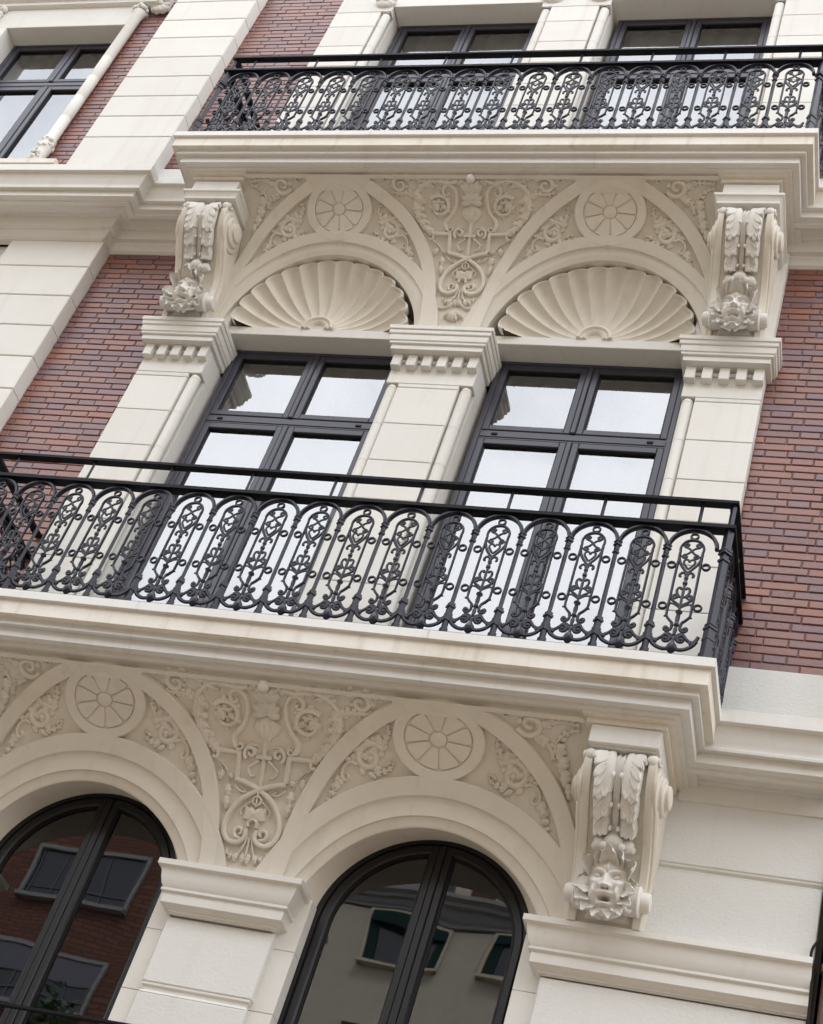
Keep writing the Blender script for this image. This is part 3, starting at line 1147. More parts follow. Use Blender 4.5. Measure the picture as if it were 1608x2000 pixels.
    def strap(mb, F_, sx):
        sq = lambda w_, h_: [(p_[0] * 1.2, p_[1] * 1.45) for p_ in [(-w_, -.003), (-w_, h_ * .8), (-w_ * .75, h_), (w_ * .75, h_), (w_, h_ * .8), (w_, -.003)]]
        k = .0008 if sx == 1 else 0
        cv.strip(mb, F_([(.285, .778), (.22, .776), (.15, .776)]), sq(.011, .017 + k))
        cv.strip(mb, F_([(.148, .785), (.146, .71), (.144, .64)]), sq(.011, .018 + k))
        cv.strip(mb, F_(sm([(.15, .632), (.09, .618), (.03, .598), (-.03, .568), (-.09, .525), (-.135, .465), (-.158, .40), (-.155, .34), (-.128, .30), (-.085, .287), (-.048, .30), (-.028, .33), (-.035, .365)])), sq(.0115, .020 + k))
        cv.cord(mb, F_(spiral(.068, .348, .036, 250, 1.05, .010, 20)), .011, .020, .009)
        cv.cord(mb, F_(spiral(.082, .782, .042, -60, 1.25, .008, 26)), .0125, .020, .009)
        cv.cord(mb, F_(sm([(.028, .745), (.06, .72), (.085, .695), (.07, .66), (.045, .655)])), .009, .016, .006)
        cv.cord(mb, F_(sm([(.108, .80), (.085, .825), (.05, .82)])), .009, .018, .006)
        cv.cord(mb, F_(sm([(.15, .60), (.12, .57), (.08, .565), (.10, .59)])), .008, .014, .004)
        cv.cord(mb, F_(sm([(.012, .325), (.028, .27), (.048, .225), (.052, .20)])), .007, .015, .004)
        cv.cord(mb, F_(spiral(.098, .235, .022, 60, -.7, .012, 12)), .006, .012, .003)
        cv.cord(mb, F_(sm([(.285, .74), (.24, .70), (.205, .66), (.19, .60)])), .0045, .012, .003)
        cv.cord(mb, F_(sm([(.285, .74), (.255, .70), (.235, .665)])), .0045, .012, .003)
        cv.cord(mb, F_(sm([(.012, .535), (.05, .505), (.085, .47), (.08, .44)])), .006, .013, .004)
    sc('strapwork_relief', strap)

    def vine(mb, F_, sx):
        for (x, q, a, ln, wd) in ((.190, .60, 262, .075, .024), (.188, .535, 262, .085, .020), (.235, .67, 285, .06, .022), (.20, .655, 215, .045, .016),
                                  (.052, .235, 285, .055, .018), (.02, .235, 262, .06, .014), (.075, .225, 310, .04, .014)):
            p = F_([(x, q)])[0]
            m2 = MB()
            cv.leaf(m2, p[0], p[1], a if sx == 1 else 180 - a, ln, wd, .020, 3)
            m2.build('vine_leaf', 'stone_relief', t, angle=85)
    sc('vine_leaf_relief', vine)
    mb = MB()
    cv.strip(mb, [(0, .86 + sh), (0, .70 + sh), (0, .575 + sh)], [(-.012, -.003), (-.011, .016), (.011, .016), (.012, -.003)])
    mb.build('stem_relief', 'stone_relief', t, angle=85)
    mb = MB()
    cv.strip(mb, [(-.045, .763 + sh), (0, .764 + sh), (.045, .763 + sh)], [(-.012, -.003), (-.011, .024), (.011, .024), (.012, -.003)])
    mb.build('tie_bar', 'stone_relief', t, angle=85)
    mb = MB()
    cv.cord(mb, [(0, .32 + sh), (0, .25 + sh), (0, .19 + sh)], .007, .016, .004)
    mb.build('flower_stalk', 'stone_relief', t, angle=85)
    mb = MB()
    cv.cord(mb, [(.024 * math.cos(a), .525 + sh + .024 * math.sin(a)) for a in np.linspace(0, 2 * PI, 20)], .006, .022)
    cv.cord(mb, [(0, .575 + sh), (0, .49 + sh)], .005, .022)
    mb.build('hanging_ring', 'stone_relief', t, angle=85)
    mb = MB()
    cv.cord(mb, [(.026 * math.cos(a), .395 + sh + .026 * math.sin(a)) for a in np.linspace(-.6, PI + .6, 18)], .008, .024)
    mb.build('knot', 'stone_relief', t, angle=85)
    mb = MB()                                                  # fluted vase
    rows = []
    for q, r in ((.80, .016), (.84, .018), (.865, .030), (.89, .066), (.92, .084), (.945, .084), (.965, .066), (.98, .034), (.99, .026)):
        rows.append([cv(r * math.sin(v), q + sh, -.003 + (.004 + .028 * min(1, r / .05)) * math.cos(v) * (1 + .10 * math.cos(14 * v))) for v in np.linspace(-PI / 2, PI / 2, 29)])
    mb.grid(rows)
    mb.build('vase_relief', 'stone_relief', t, angle=85)
    mb = MB()                                                  # flower above the vase
    for a in (20, 55, 90, 125, 160, 200, 340):
        cv.leaf(mb, 0, 1.02 + sh, a, .088, .028, .030, 0)
    for a in (60, 90, 120, 30, 150):
        cv.leaf(mb, 0, 1.085 + sh, a, .100, .032, .030, 3)
    cv.dome(mb, 0, 1.015 + sh, .024, .026, .036)
    mb.build('palmette_relief', 'stone_relief', t, angle=85)
    bx, by, bz = cv(0, 1.19 + sh, .03)
    mb = MB()
    mb.sphere((bx, by, bz), .034, 16, 10)
    mb.build('ball', 'stone', t)
    mb = MB()                                                  # small shield in the knot
    pts = [(-.062, .455), (-.07, .50), (-.045, .488), (-.02, .495), (0, .478), (.02, .495), (.045, .488), (.07, .50), (.062, .455), (.068, .42), (.035, .412), (0, .425), (-.035, .412), (-.068, .42)]
    n = len(pts)
    vs = [cv(x, q + sh, -.003) for x, q in pts] + [cv(x * .88, .455 + (q - .455) * .85 + sh, .020) for x, q in pts] + [cv(0, .455 + sh, .034)]
    mb.add(vs, [(i, (i + 1) % n, n + (i + 1) % n, n + i) for i in range(n)] + [(n + i, n + (i + 1) % n, 2 * n) for i in range(n)])
    mb.build('shield_relief', 'stone_relief', t, angle=25)
    if up:                                                     # flower bud at the foot
        mb = MB()
        for a in (250, 270, 290, 215, 325):
            cv.leaf(mb, 0, .36, a, .085, .022, .030, 0)
        cv.dome(mb, 0, .345, .028, .03, .034)
        for sx in (1, -1):
            cv.cord(mb, [(sx * x, q) for x, q in sm([(.01, .47), (.04, .425), (.085, .395), (.13, .40), (.145, .42)])], .010, .018, .004)
            cv.cord(mb, [(sx * x, q) for x, q in sm([(.02, .50), (.055, .475), (.10, .475), (.125, .49)])], .007, .014, .004)
        mb.build('bud_relief', 'stone_relief', t, angle=85)
    # ---- scrolls of the small spandrels either side of each medallion, and the outer triangles
    sd_ = .20 if up else 0.0
    for sx in (-1, 1):
        for s2 in (-1, 1):
            mb = MB()
            G = lambda pts: [(sx * c + s2 * p[0] * 1.0, p[1] + sd_) for p in pts]
            g = lambda a: a if s2 == 1 else 180 - a
            cv.cord(mb, G(spiral(.400, .835, .088, 140, -1.5, .012, 44)), .020, .014, .012)
            cv.cord(mb, G(sm([(.33, .875), (.325, .93), (.30, .98), (.305, 1.02), (.325, 1.02), (.33, 1.0)])), .008, .014, .005)
            cv.cord(mb, G(sm([(.46, .79), (.50, .80), (.535, .775), (.545, .73), (.525, .70), (.505, .715), (.515, .74)])), .010, .016, .006)
            cv.cord(mb, G(sm([(.54, .72), (.565, .68), (.585, .63), (.60, .585)])), .008, .013, .003)
            cv.cord(mb, G(sm([(.36, .755), (.30, .775), (.27, .80), (.265, .82)])), .008, .013, .004)
            frond(mb, G(spiral(.400, .835, .086, 130, -.95, .055, 30)), 6, .052, .023, 50, (1,) if s2 == 1 else (-1,), taper=.3, hh=.014)
            frond(mb, G(spiral(.400, .835, .044, 150, -.9, .012, 20)), 3, .044, .019, 45)
            frond(mb, G(sm([(.54, .72), (.565, .68), (.585, .63), (.60, .585)])), 4, .046, .017, 40)
            frond(mb, G(sm([(.33, .875), (.325, .93), (.30, .98), (.305, 1.02)])), 5, .036, .014, 50)
            frond(mb, G(sm([(.36, .755), (.30, .775), (.27, .80), (.265, .82)])), 4, .030, .012, 50)
            for (x, q, a, ln, wd) in ((.34, .905, 60, .07, .024), (.39, .91, 20, .07, .024), (.45, .885, -30, .06, .022), (.40, .85, 250, .05, .018), (.50, .815, -10, .05, .016), (.56, .69, 300, .06, .016), (.40, .755, 200, .06, .016), (.305, .80, 130, .04, .012)):
                p = G([(x, q)])[0]
                cv.leaf(mb, p[0], p[1], g(a), ln, wd, .019, 3, 20 * s2)
            mb.build('spandrel_scroll', 'stone_relief', t, angle=85)
        mb = MB()                                              # outer triangle beside the console
        H = lambda pts: [(sx * (1.24 + p[0]), p[1] + sh) for p in pts]
        h_ = lambda a: a if sx == 1 else 180 - a
        cv.cord(mb, H(spiral(.235, 1.125, .076, 200, 1.35, .012, 34)), .017, .018, .010)
        cv.cord(mb, H(spiral(.105, 1.165, .024, 0, 1.1, .004, 14)), .008, .013, .005)
        cv.cord(mb, H(sm([(.31, 1.12), (.36, 1.155), (.42, 1.16), (.49, 1.15)])), .009, .014, .006)
        cv.cord(mb, H(sm([(.26, 1.052), (.31, 1.035), (.345, 1.0), (.355, .95), (.375, 1.04), (.43, 1.10), (.49, 1.12)])), .009, .015, .006)
        frond(mb, H(spiral(.235, 1.125, .070, 210, .9, .045, 24)), 5, .048, .021, 52, (1,) if sx == -1 else (-1,), taper=.3)
        frond(mb, H(sm([(.26, 1.052), (.31, 1.035), (.345, 1.0), (.355, .95)])), 5, .040, .016, 50)
        frond(mb, H(sm([(.31, 1.12), (.36, 1.155), (.42, 1.16), (.49, 1.15)])), 6, .034, .013, 50)
        frond(mb, H(sm([(.39, 1.05), (.43, 1.10), (.49, 1.12)])), 4, .034, .013, 50)
        for (x, q, a, ln, wd) in ((.40, 1.04, 262, .10, .035), (.415, .97, 262, .10, .038), (.43, .90, 265, .10, .036), (.45, .83, 270, .09, .026), (.19, 1.05, 250, .05, .02), (.29, 1.04, 300, .05, .02)):
            p = H([(x, q)])[0]
            cv.leaf(mb, p[0], p[1], h_(a), ln, wd, .024, 3, 10 * sx)
        mb.build('outer_scroll', 'stone_relief', t, angle=85)
    # flat wall behind the consoles
    za, zb = P[0][1] + .05, P[-1][1]
    for sx in (-1, 1):
        mb = MB()
        xa, xb = sorted((sx * 1.70, sx * (2.226 if up or sx < 0 else 2.06)))
        mb.box(xa, xb, .002, .24, za, zb)
        mb.build('pier_wall', 'stone', t, smooth=False)
    return t


arcade('carved coved arcade under the upper balcony, above the two scallop shells', PU, True)
arcade('carved coved arcade under the lower balcony, round the two arched windows', PL, False)

# ------------------------------------------------------------------ scallop shells over the upper doors
def shell(cx, label):
    t = thing('scallop_shell', label, 'shell carving', (cx, 0, 9.9), 'scallop shells over the balcony doors')
    R0, nf = .674, 14
    nth, nr = nf * 12, 26
    rows = []
    for i in range(nth + 1):
        a = PI * i / nth
        ph = (nf * a / PI) % 1.0
        sc_ = abs(math.sin(PI * ph))
        Rr = R0 * (.925 + .075 * sc_ ** .7)
        row = []
        for j in range(nr + 1):
            u = j / nr
            r = .03 + (Rr - .03) * u
            sw = .20 * math.sin(PI * u) * math.cos(a)              # ribs bow outwards
            aa = a - sw * math.sin(a) * .55
            dish = .055 * math.sin(PI * min(1, u * 1.02)) ** .9 - .155 * u ** 2.2 * (.45 + .55 * math.sin(a))
            fl = .026 * u ** .8 * sc_ ** .95                        # each flute is hollow
            if u > .93:
                fl *= 1 - (u - .93) / .07 * .35
            row.append((r * math.cos(aa), .055 + dish + fl - .006, .012 + .895 * r * math.sin(aa)))
        q = row[-1]
        row.append((q[0] * 1.003, q[1] - .013, q[2] * 1.003))
        row.append((q[0] * 1.020, q[1] - .015, q[2] * 1.020))
        row.append((q[0] * 1.026, q[1] - .008, q[2] * 1.026))
        row.append((q[0] * 1.026, q[1] + .010, q[2] * 1.026))
        row.append((q[0] * 1.022, q[1] + .050, q[2] * 1.022))
        rows.append(row)
    mb = MB()
    mb.grid(rows)
    mb.build('fluted_shell', 'stone_relief', t, angle=70)
    mb = MB()
    pr = [(.004, .066), (.05, .055), (.062, .035), (.075, .028), (.085, .040), (.092, .040), (.104, .022), (.122, .026), (.128, .06), (.128, .10)]
    mb.grid([[(r * math.cos(a), y - .012, .012 + r * math.sin(a)) for r, y in pr] for a in np.linspace(0, PI, 36)])
    for sgn in (1, -1):
        mb.add([(sgn * r, y - .012, .0125) for r, y in pr] + [(sgn * .004, .10, .0125)], [tuple(range(len(pr) + 1))])
    mb.build('hinge', 'stone_relief', t, angle=40)
    mb = MB()
    mb.box(-.72, .72, .038, .30, -.066, .018, .004)
    mb.build('lintel', 'stone', t, smooth=False)
    mb = MB()
    mb.box(-.76, .76, .29, .36, -.06, .80)
    mb.build('niche_back', 'stone_relief', t, smooth=False)
    return t


shell(-1.015, 'white scallop shell over the left balcony door')
shell(1.025, 'white scallop shell over the right balcony door')


# ------------------------------------------------------------------ pillars of the two upper storeys
CAPP = [(0.0, 9.790), (0.0, 9.757), (-.003, 9.7535), (-.009, 9.753), (-.009, 9.722), (-.013, 9.716), (-.020, 9.713), (-.0205, 9.672), (-.022, 9.662), (-.030, 9.656), (-.030, 9.640), (-.034, 9.636),
        (-.046, 9.634), (-.0465, 9.592), (-.09, 9.588)]


def pillar(label, x0, x1, notch, zlo, ztop, joints, znotch, cap=None, dent=0):
    """x0..x1 on the front; notch = which corners carry a colonnette (-1 left, +1 right)"""
    xc = (x0 + x1) / 2
    t = thing('pillar', label, 'pillar', (xc, 0, zlo), 'white stone pillars between the balcony windows')
    nl, nr = (-1 in notch), (1 in notch)
    cw = .094
    a, b_ = x0 + (cw if nl else 0), x1 - (cw if nr else 0)
    zs = [zlo] + [z for z in joints if zlo < z < znotch] + [znotch]
    for za, zb in zip(zs[:-1], zs[1:]):
        mb = MB()
        mb.box(a - xc, b_ - xc, 0, .20, za + .0022 - zlo, zb - .0022 - zlo, .0035)
        mb.build('stone_block', 'stone', t, smooth=False)
    mb = MB()
    mb.box(x0 - xc, x1 - xc, .0006, .20, znotch + .001 - zlo, ztop - zlo, .003)
    mb.build('head_block', 'stone', t, smooth=False)
    mb = MB()
    mb.box(x0 - xc + .001, x1 - xc - .001, .094, .30, 0, ztop - zlo - .01)
    mb.build('jamb', 'stone', t, smooth=False)
    for s in notch:
        ex = x0 if s == -1 else x1
        mb = MB()
        pr = [(.041, 0)]
        for z in zs[1:-1]:
            pr += [(.041, z - zlo - .004), (.0385, z - zlo - .001), (.0385, z - zlo + .001), (.041, z - zlo + .004)]
        pr += [(.041, znotch - zlo - .035), (.034, znotch - zlo - .008), (.02, znotch - zlo - .001)]
        mb.lathe(pr, 18, (ex - s * .046 - xc, .044, 0))
        mb.build('colonnette', 'stone', t)
    if cap:
        k0, k1 = cap
        mb = MB()
        zz = [(o, z - zlo) for o, z in CAPP]
        ex0 = YB + .01 if not nl else .22
        ex1 = YB + .01 if not nr else .22
        sweep(mb, [(k0 - xc, ex0), (k0 - xc, -.143), (k1 - xc, -.143), (k1 - xc, ex1)], zz)
        cp = mb.build('capital', 'stone', t, angle=24)
        mb = MB()
        mb.box(k0 - xc + .004, k1 - xc - .004, -.139, .215, 9.758 - zlo, 9.7865 - zlo)
        mb.box(k0 - xc + .06, k1 - xc - .06, -.08, .215, 9.589 - zlo, 9.757 - zlo)
        mb.build('core', 'stone', cp, smooth=False)
        for i in range(dent):
            wd = .066
            cx = x0 + wd / 2 + .002 + (x1 - x0 - wd - .004) * i / (dent - 1) - xc
            mb = MB()
            mb.box(cx - wd / 2, cx + wd / 2, -.052, .01, 9.478 - zlo, 9.5885 - zlo, .003)
            mb.build('dentil', 'stone', cp, smooth=False)
        mb = MB()
        mb.tube([(x0 - xc + .01, -.008, 9.555 - zlo), (x1 - xc - .01, -.008, 9.555 - zlo)], .014, n=8)
        mb.build('bead', 'stone', cp)
    return t


J2 = [7.22, 7.57, 7.92, 8.267, 8.615, 8.961, 9.312]
pillar('left white pillar of the middle windows, beside the brick', -2.224, -1.714, (1,), 6.68, 9.595, J2, 9.356, (-2.303, -1.646), 5)
pillar('white pillar between the two middle windows, with two colonnettes', -.310, .310, (-1, 1), 6.68, 9.595, J2, 9.352, (-.376, .376), 6)
pillar('right white pillar of the middle windows, beside the right brick wall', 1.714, 2.224, (-1,), 6.68, 9.595, J2, 9.352, (1.646, 2.303), 5)
J3 = [11.73, 12.05, 12.37, 12.69, 13.006, 13.324, 13.642, 13.96, 14.20]
pillar('top left white pillar behind the upper railing', -2.228, -1.70, (1,), 11.22, 15.2, J3, 14.205)
pillar('top white pillar between the two top windows', -.305, .305, (-1, 1), 11.22, 15.2, J3, 14.205)
pillar('top right white pillar, cut by the right photo edge', 1.70, 2.228, (-1,), 11.22, 15.2, J3, 14.205)
for cx, lab in ((-1.0, 'white lintel above the left top window'), (1.0, 'white lintel above the right top window')):
    mb = MB()
    mb.box(cx - .694, cx + .694, .004, .30, 14.285, 15.0, .003)
    tag(mb.build('lintel', 'stone', smooth=False), lab, 'lintel', kind='thing')


def scallop(x, y, z, label):
    t = thing('scallop_ornament', label, 'shell ornament', (x, y, z), 'small scallops at the top of the colonnettes')
    rows = []
    for i in range(37):
        a = PI * i / 36
        s = abs(math.sin(4.5 * a))
        rows.append([(r * (1 + .08 * s * (r > .07)) * math.cos(a), -d + .010 * s * r / .1, -r * (1 + .08 * s * (r > .07)) * math.sin(a) * .8) for r, d in ((.012, .05), (.05, .052), (.085, .045), (.098, .032), (.10, .0))])
    mb = MB()
    mb.grid(rows)
    mb.box(-.1, .1, -.05, 0, 0, .03)
    mb.build('fluted_shell', 'stone', t, angle=60)
    mb = MB()
    mb.sphere((0, -.05, .02), .035, 10, 6)
    mb.build('knob', 'stone', t)


scallop(-1.78, .012, 14.345, 'scalloped stone ornament above the leftmost upper window colonnette')
scallop(-.225, .012, 14.345, 'scalloped stone ornament on the left of the top middle pillar')
scallop(.205, .012, 14.345, 'scalloped stone ornament on the right of the top middle pillar')
scallop(1.80, .012, 14.36, 'scalloped stone ornament on the top right pillar')

# ------------------------------------------------------------------ lower piers and the rusticated wall
LCP = [(0, 5.473), (0, 5.441), (-.006, 5.438), (-.020, 5.432), (-.027, 5.41), (-.032, 5.385), (-.044, 5.352), (-.054, 5.337), (-.056, 5.335), (-.050, 5.332), (-.0495, 5.318), (-.056, 5.314), (-.064, 5.309), (-.065, 5.256),
       (-.085, 5.248), (-.105, 5.236), (-.12, 5.219)]


def pier(label, cx, wid=.306, capw=.411):
    t = thing('rusticated_pier', label, 'pier', (cx, 0, 4.0), 'rusticated white piers between the arched windows')
    z0 = 4.0
    for za, zb in ((4.42, 4.788), (4.845, 5.217)):
        mb = MB()
        mb.box(-wid, wid, .014, .08, za - z0, zb - z0, .006)
        mb.build('stone_block', 'stucco', t, smooth=False)
    mb = MB()
    sweep(mb, [(-wid, .08), (-wid, .014), (wid, .014), (wid, .08)], [(-.02, .850), (-.003, .843), (-.004, .832), (-.016, .822), (-.018, .808), (-.008, .800), (-.004, .79), (-.02, .786)])
    mb.build('joint_moulding', 'stone', t, angle=30)
    for za, zb in ((4.2, 4.488), (4.488, 4.81), (4.81, 5.155), (5.155, 5.46)):
        mb = MB()
        mb.box(-.424, .424, .062, .262, za - z0 + .0012, zb - z0 - .0012, .002)
        mb.build('jamb_block', 'stone', t, smooth=False)
    mb = MB()
    sweep(mb, [(-capw, .21), (-capw, -.125), (capw, -.125), (capw, .21)], [(o, z - z0) for o, z in LCP])
    cp = mb.build('cap', 'stone', t, angle=26)
    mb = MB()
    mb.box(-capw + .004, capw - .004, -.121, .20, 5.445 - z0, 5.4705 - z0)
    mb.box(-capw + .11, capw - .11, -.02, .20, 5.225 - z0, 5.44 - z0)
    mb.build('core', 'stone', cp, smooth=False)
    return t


pier('white block pier with moulded cap between the two arched windows', 0.0)
t = thing('rusticated_wall', 'rough white block wall with deep joints at the lower right', 'block wall', (1.7, 0, 4.0))
z0 = 4.0
for za, zb in ((4.42, 5.215), (5.40, 5.900), (5.938, 6.375)):
    mb = MB()
    mb.box(.012 if zb < 5.3 else .35, XR - 1.7, -.004, .10, za - z0, zb - z0, .007)
    mb.build('stone_block', 'stucco', t, smooth=False)
mb = MB()
sweep(mb, [(.35, -.004), (XR - 1.7, -.004)], [(-.03, 1.945), (-.003, 1.936), (-.005, 1.928), (-.02, 1.922), (-.022, 1.914), (-.008, 1.907), (-.004, 1.900), (-.03, 1.895)])
mb.build('joint_moulding', 'stone', t, angle=30)
mb = MB()
mb.box(.02, XR - 1.7, .03, .20, .2, 2.40)
mb.build('joint_bed', 'stone', t, smooth=False)
for za, zb in ((4.2, 4.488), (4.488, 4.81), (4.81, 5.155), (5.155, 5.46)):
    mb = MB()
    mb.box(1.576 - 1.7, .0135, .062, .262, za - z0 + .0012, zb - z0 - .0012, .002)
    mb.build('jamb_block', 'stone', t, smooth=False)
mb = MB()
sweep(mb, [(1.589 - 1.7, .21), (1.589 - 1.7, -.125), (XR - 1.7, -.125)], [(o, z - z0) for o, z in LCP])
cp = mb.build('cap', 'stone', t, angle=26)
mb = MB()
mb.box(1.593 - 1.7, XR - 1.7 - .002, -.121, .20, 5.445 - z0, 5.4705 - z0)
mb.box(1.70 - 1.7, XR - 1.7 - .002, -.02, .20, 5.225 - z0, 5.44 - z0)
mb.build('core', 'stone', cp, smooth=False)
pier('white block pier left of the left arched window', -2.0)


# ------------------------------------------------------------------ consoles with grotesque masks
def face_mesh():
    nu, nv = 60, 84
    rows = []
    g = lambda u, v, cu, cv_, su, sv: math.exp(-((u - cu) / su) ** 2 - ((v - cv_) / sv) ** 2)
    for i in range(nv + 1):
        v = .012 + .29 * i / nv                     # height above the cap
        row = []
        for j in range(nu + 1):
            u0 = -1 + 2 * j / nu
            hw = .102 * (max(0.02, 1 - ((v - .175) / .165) ** 2)) ** .42
            u = u0 * hw
            d = .115 * math.sqrt(max(0, 1 - (u / .108) ** 2)) * (max(0, 1 - ((v - .165) / .172) ** 2)) ** .40
            a = abs(u)
            d += .020 * g(a, v, .042, .243 + .35 * (a - .042), .030, .011)      # frowning brow
            d += .014 * g(u, v, 0, .268, .04, .022)
            d -= .034 * g(a, v, .043, .214, .022, .0135)                        # sockets
            d += .030 * g(a, v, .043, .213, .0125, .0085)                       # eyeballs
            d -= .016 * g(a, v, .042, .2125, .0045, .0042)                      # pupils
            d += .008 * g(a, v, .043, .203, .018, .003)                         # lower lids
            d -= .016 * g(u, v, 0, .232, .006, .012)
            nose = max(0, min(1, (.236 - v) / .075))
            if v > .150:
                d += (.012 + .040 * nose) * math.exp(-(u / (.0095 + .006 * nose)) ** 2) * min(1, max(0, (v - .150) / .010))
            d += .022 * g(a, v, .019, .160, .009, .010)                         # nostril wings
            d -= .030 * g(a, v, .010, .151, .0050, .0050)
            d += .020 * g(a, v, .060, .182, .022, .020)                         # cheek bones
            d -= .014 * g(a, v, .040, .140, .010, .022)
            d += .034 * g(a, v, .052, .135, .013, .026)                         # drooping moustache
            d += .028 * g(a, v, .064, .105, .012, .020)
            d += .036 * g(u, v, 0, .127, .027, .008)                            # shelf of the upper lip
            d -= .090 * g(u, v, 0, .100, .021, .0135)                           # open mouth
            d += .034 * g(u, v, 0, .072, .024, .009)                            # lower lip
            d -= .014 * g(u, v, 0, .056, .03, .008)
            d += .022 * g(u, v, 0, .036, .026, .016)
            row.append((u * 1.08, -d, v * .93))
        rows.append(row)
    mb = MB()
    mb.grid(rows)
    return mb.mesh('face', 'stone_carved', angle=75)


def leaf3(ln, wd, hh, lobes=3, curl=.03):
    """free standing cupped leaf growing along +z, front towards -y"""
    mb = MB()
    rows, back = [], []
    n = 16
    for i in range(n + 1):
        u = i / n
        env = math.sin(PI * (.20 + .74 * u)) ** .55
        ww = wd * env * (.84 + .16 * abs(math.sin(PI * lobes * u + .3))) + .002
        yy = -hh * math.sin(PI * u * .9) + curl * u ** 3 * -1
        row, rb = [], []
        for v in (-1, -.7, -.35, -.08, 0, .08, .35, .7, 1):
            cup = .35 * wd * v * v
            dy = (.003 if abs(v) < .03 else 0) - .004 * math.cos(v * 12) * u
            zz = ln * u - .22 * ln * v * v * u
            row.append((ww * v, yy - cup + dy, zz))
            rb.append((ww * v * .97, yy - cup + dy + .011, zz * .99))
        rows.append(row)
        back.append(rb)
    mb.grid(rows)
    mb.grid(back)
    k = 9
    n0 = len(rows) * k
    for i in range(n):
        for e in (0, k - 1):
            mb.f.append((i * k + e, (i + 1) * k + e, n0 + (i + 1) * k + e, n0 + i * k + e))
    mb.f.append(tuple(n * k + j for j in range(k)) + tuple(n0 + n * k + j for j in range(k - 1, -1, -1)))
    return mb


M_FACE = face_mesh()
M_CROWN = leaf3(.105, .043, .022, 1.5, .05).mesh('crown_leaf', 'stone_carved', angle=60)
M_EARLEAF = leaf3(.085, .034, .016, 2.5, .03).mesh('ear_leaf', 'stone_carved', angle=60)
mb = MB()
mb.lathe([(.02, 0), (.055, .004), (.066, .02), (.068, .05), (.066, .078), (.070, .084), (.060, .092), (.044, .094), (.044, .125), (.038, .138), (.012, .142)], 22, axis='x')
M_ROLL = mb.mesh('volute_roll', 'stone_carved', angle=40)
mb = MB()
mb.tube([(x, -.02 * math.sin(i * .5), z) for i, (x, z) in enumerate(sm([(.012, .02), (.05, .03), (.075, .055), (.07, .085), (.045, .088), (.04, .068), (.055, .060)], 4))], [.016 - .0004 * i for i in range(25)], n=7)
mb.tube([(x, -.03, z) for x, z in sm([(.03, .115), (.065, .098), (.095, .07), (.12, .055), (.135, .068)], 4)], [.014, .016, .018, .019, .02, .02, .019, .018, .017, .015, .013, .012, .011, .01, .009, .007, .005], n=7, flat=.7)
M_CURL = mb.mesh('beard_curl', 'stone_carved', angle=60)


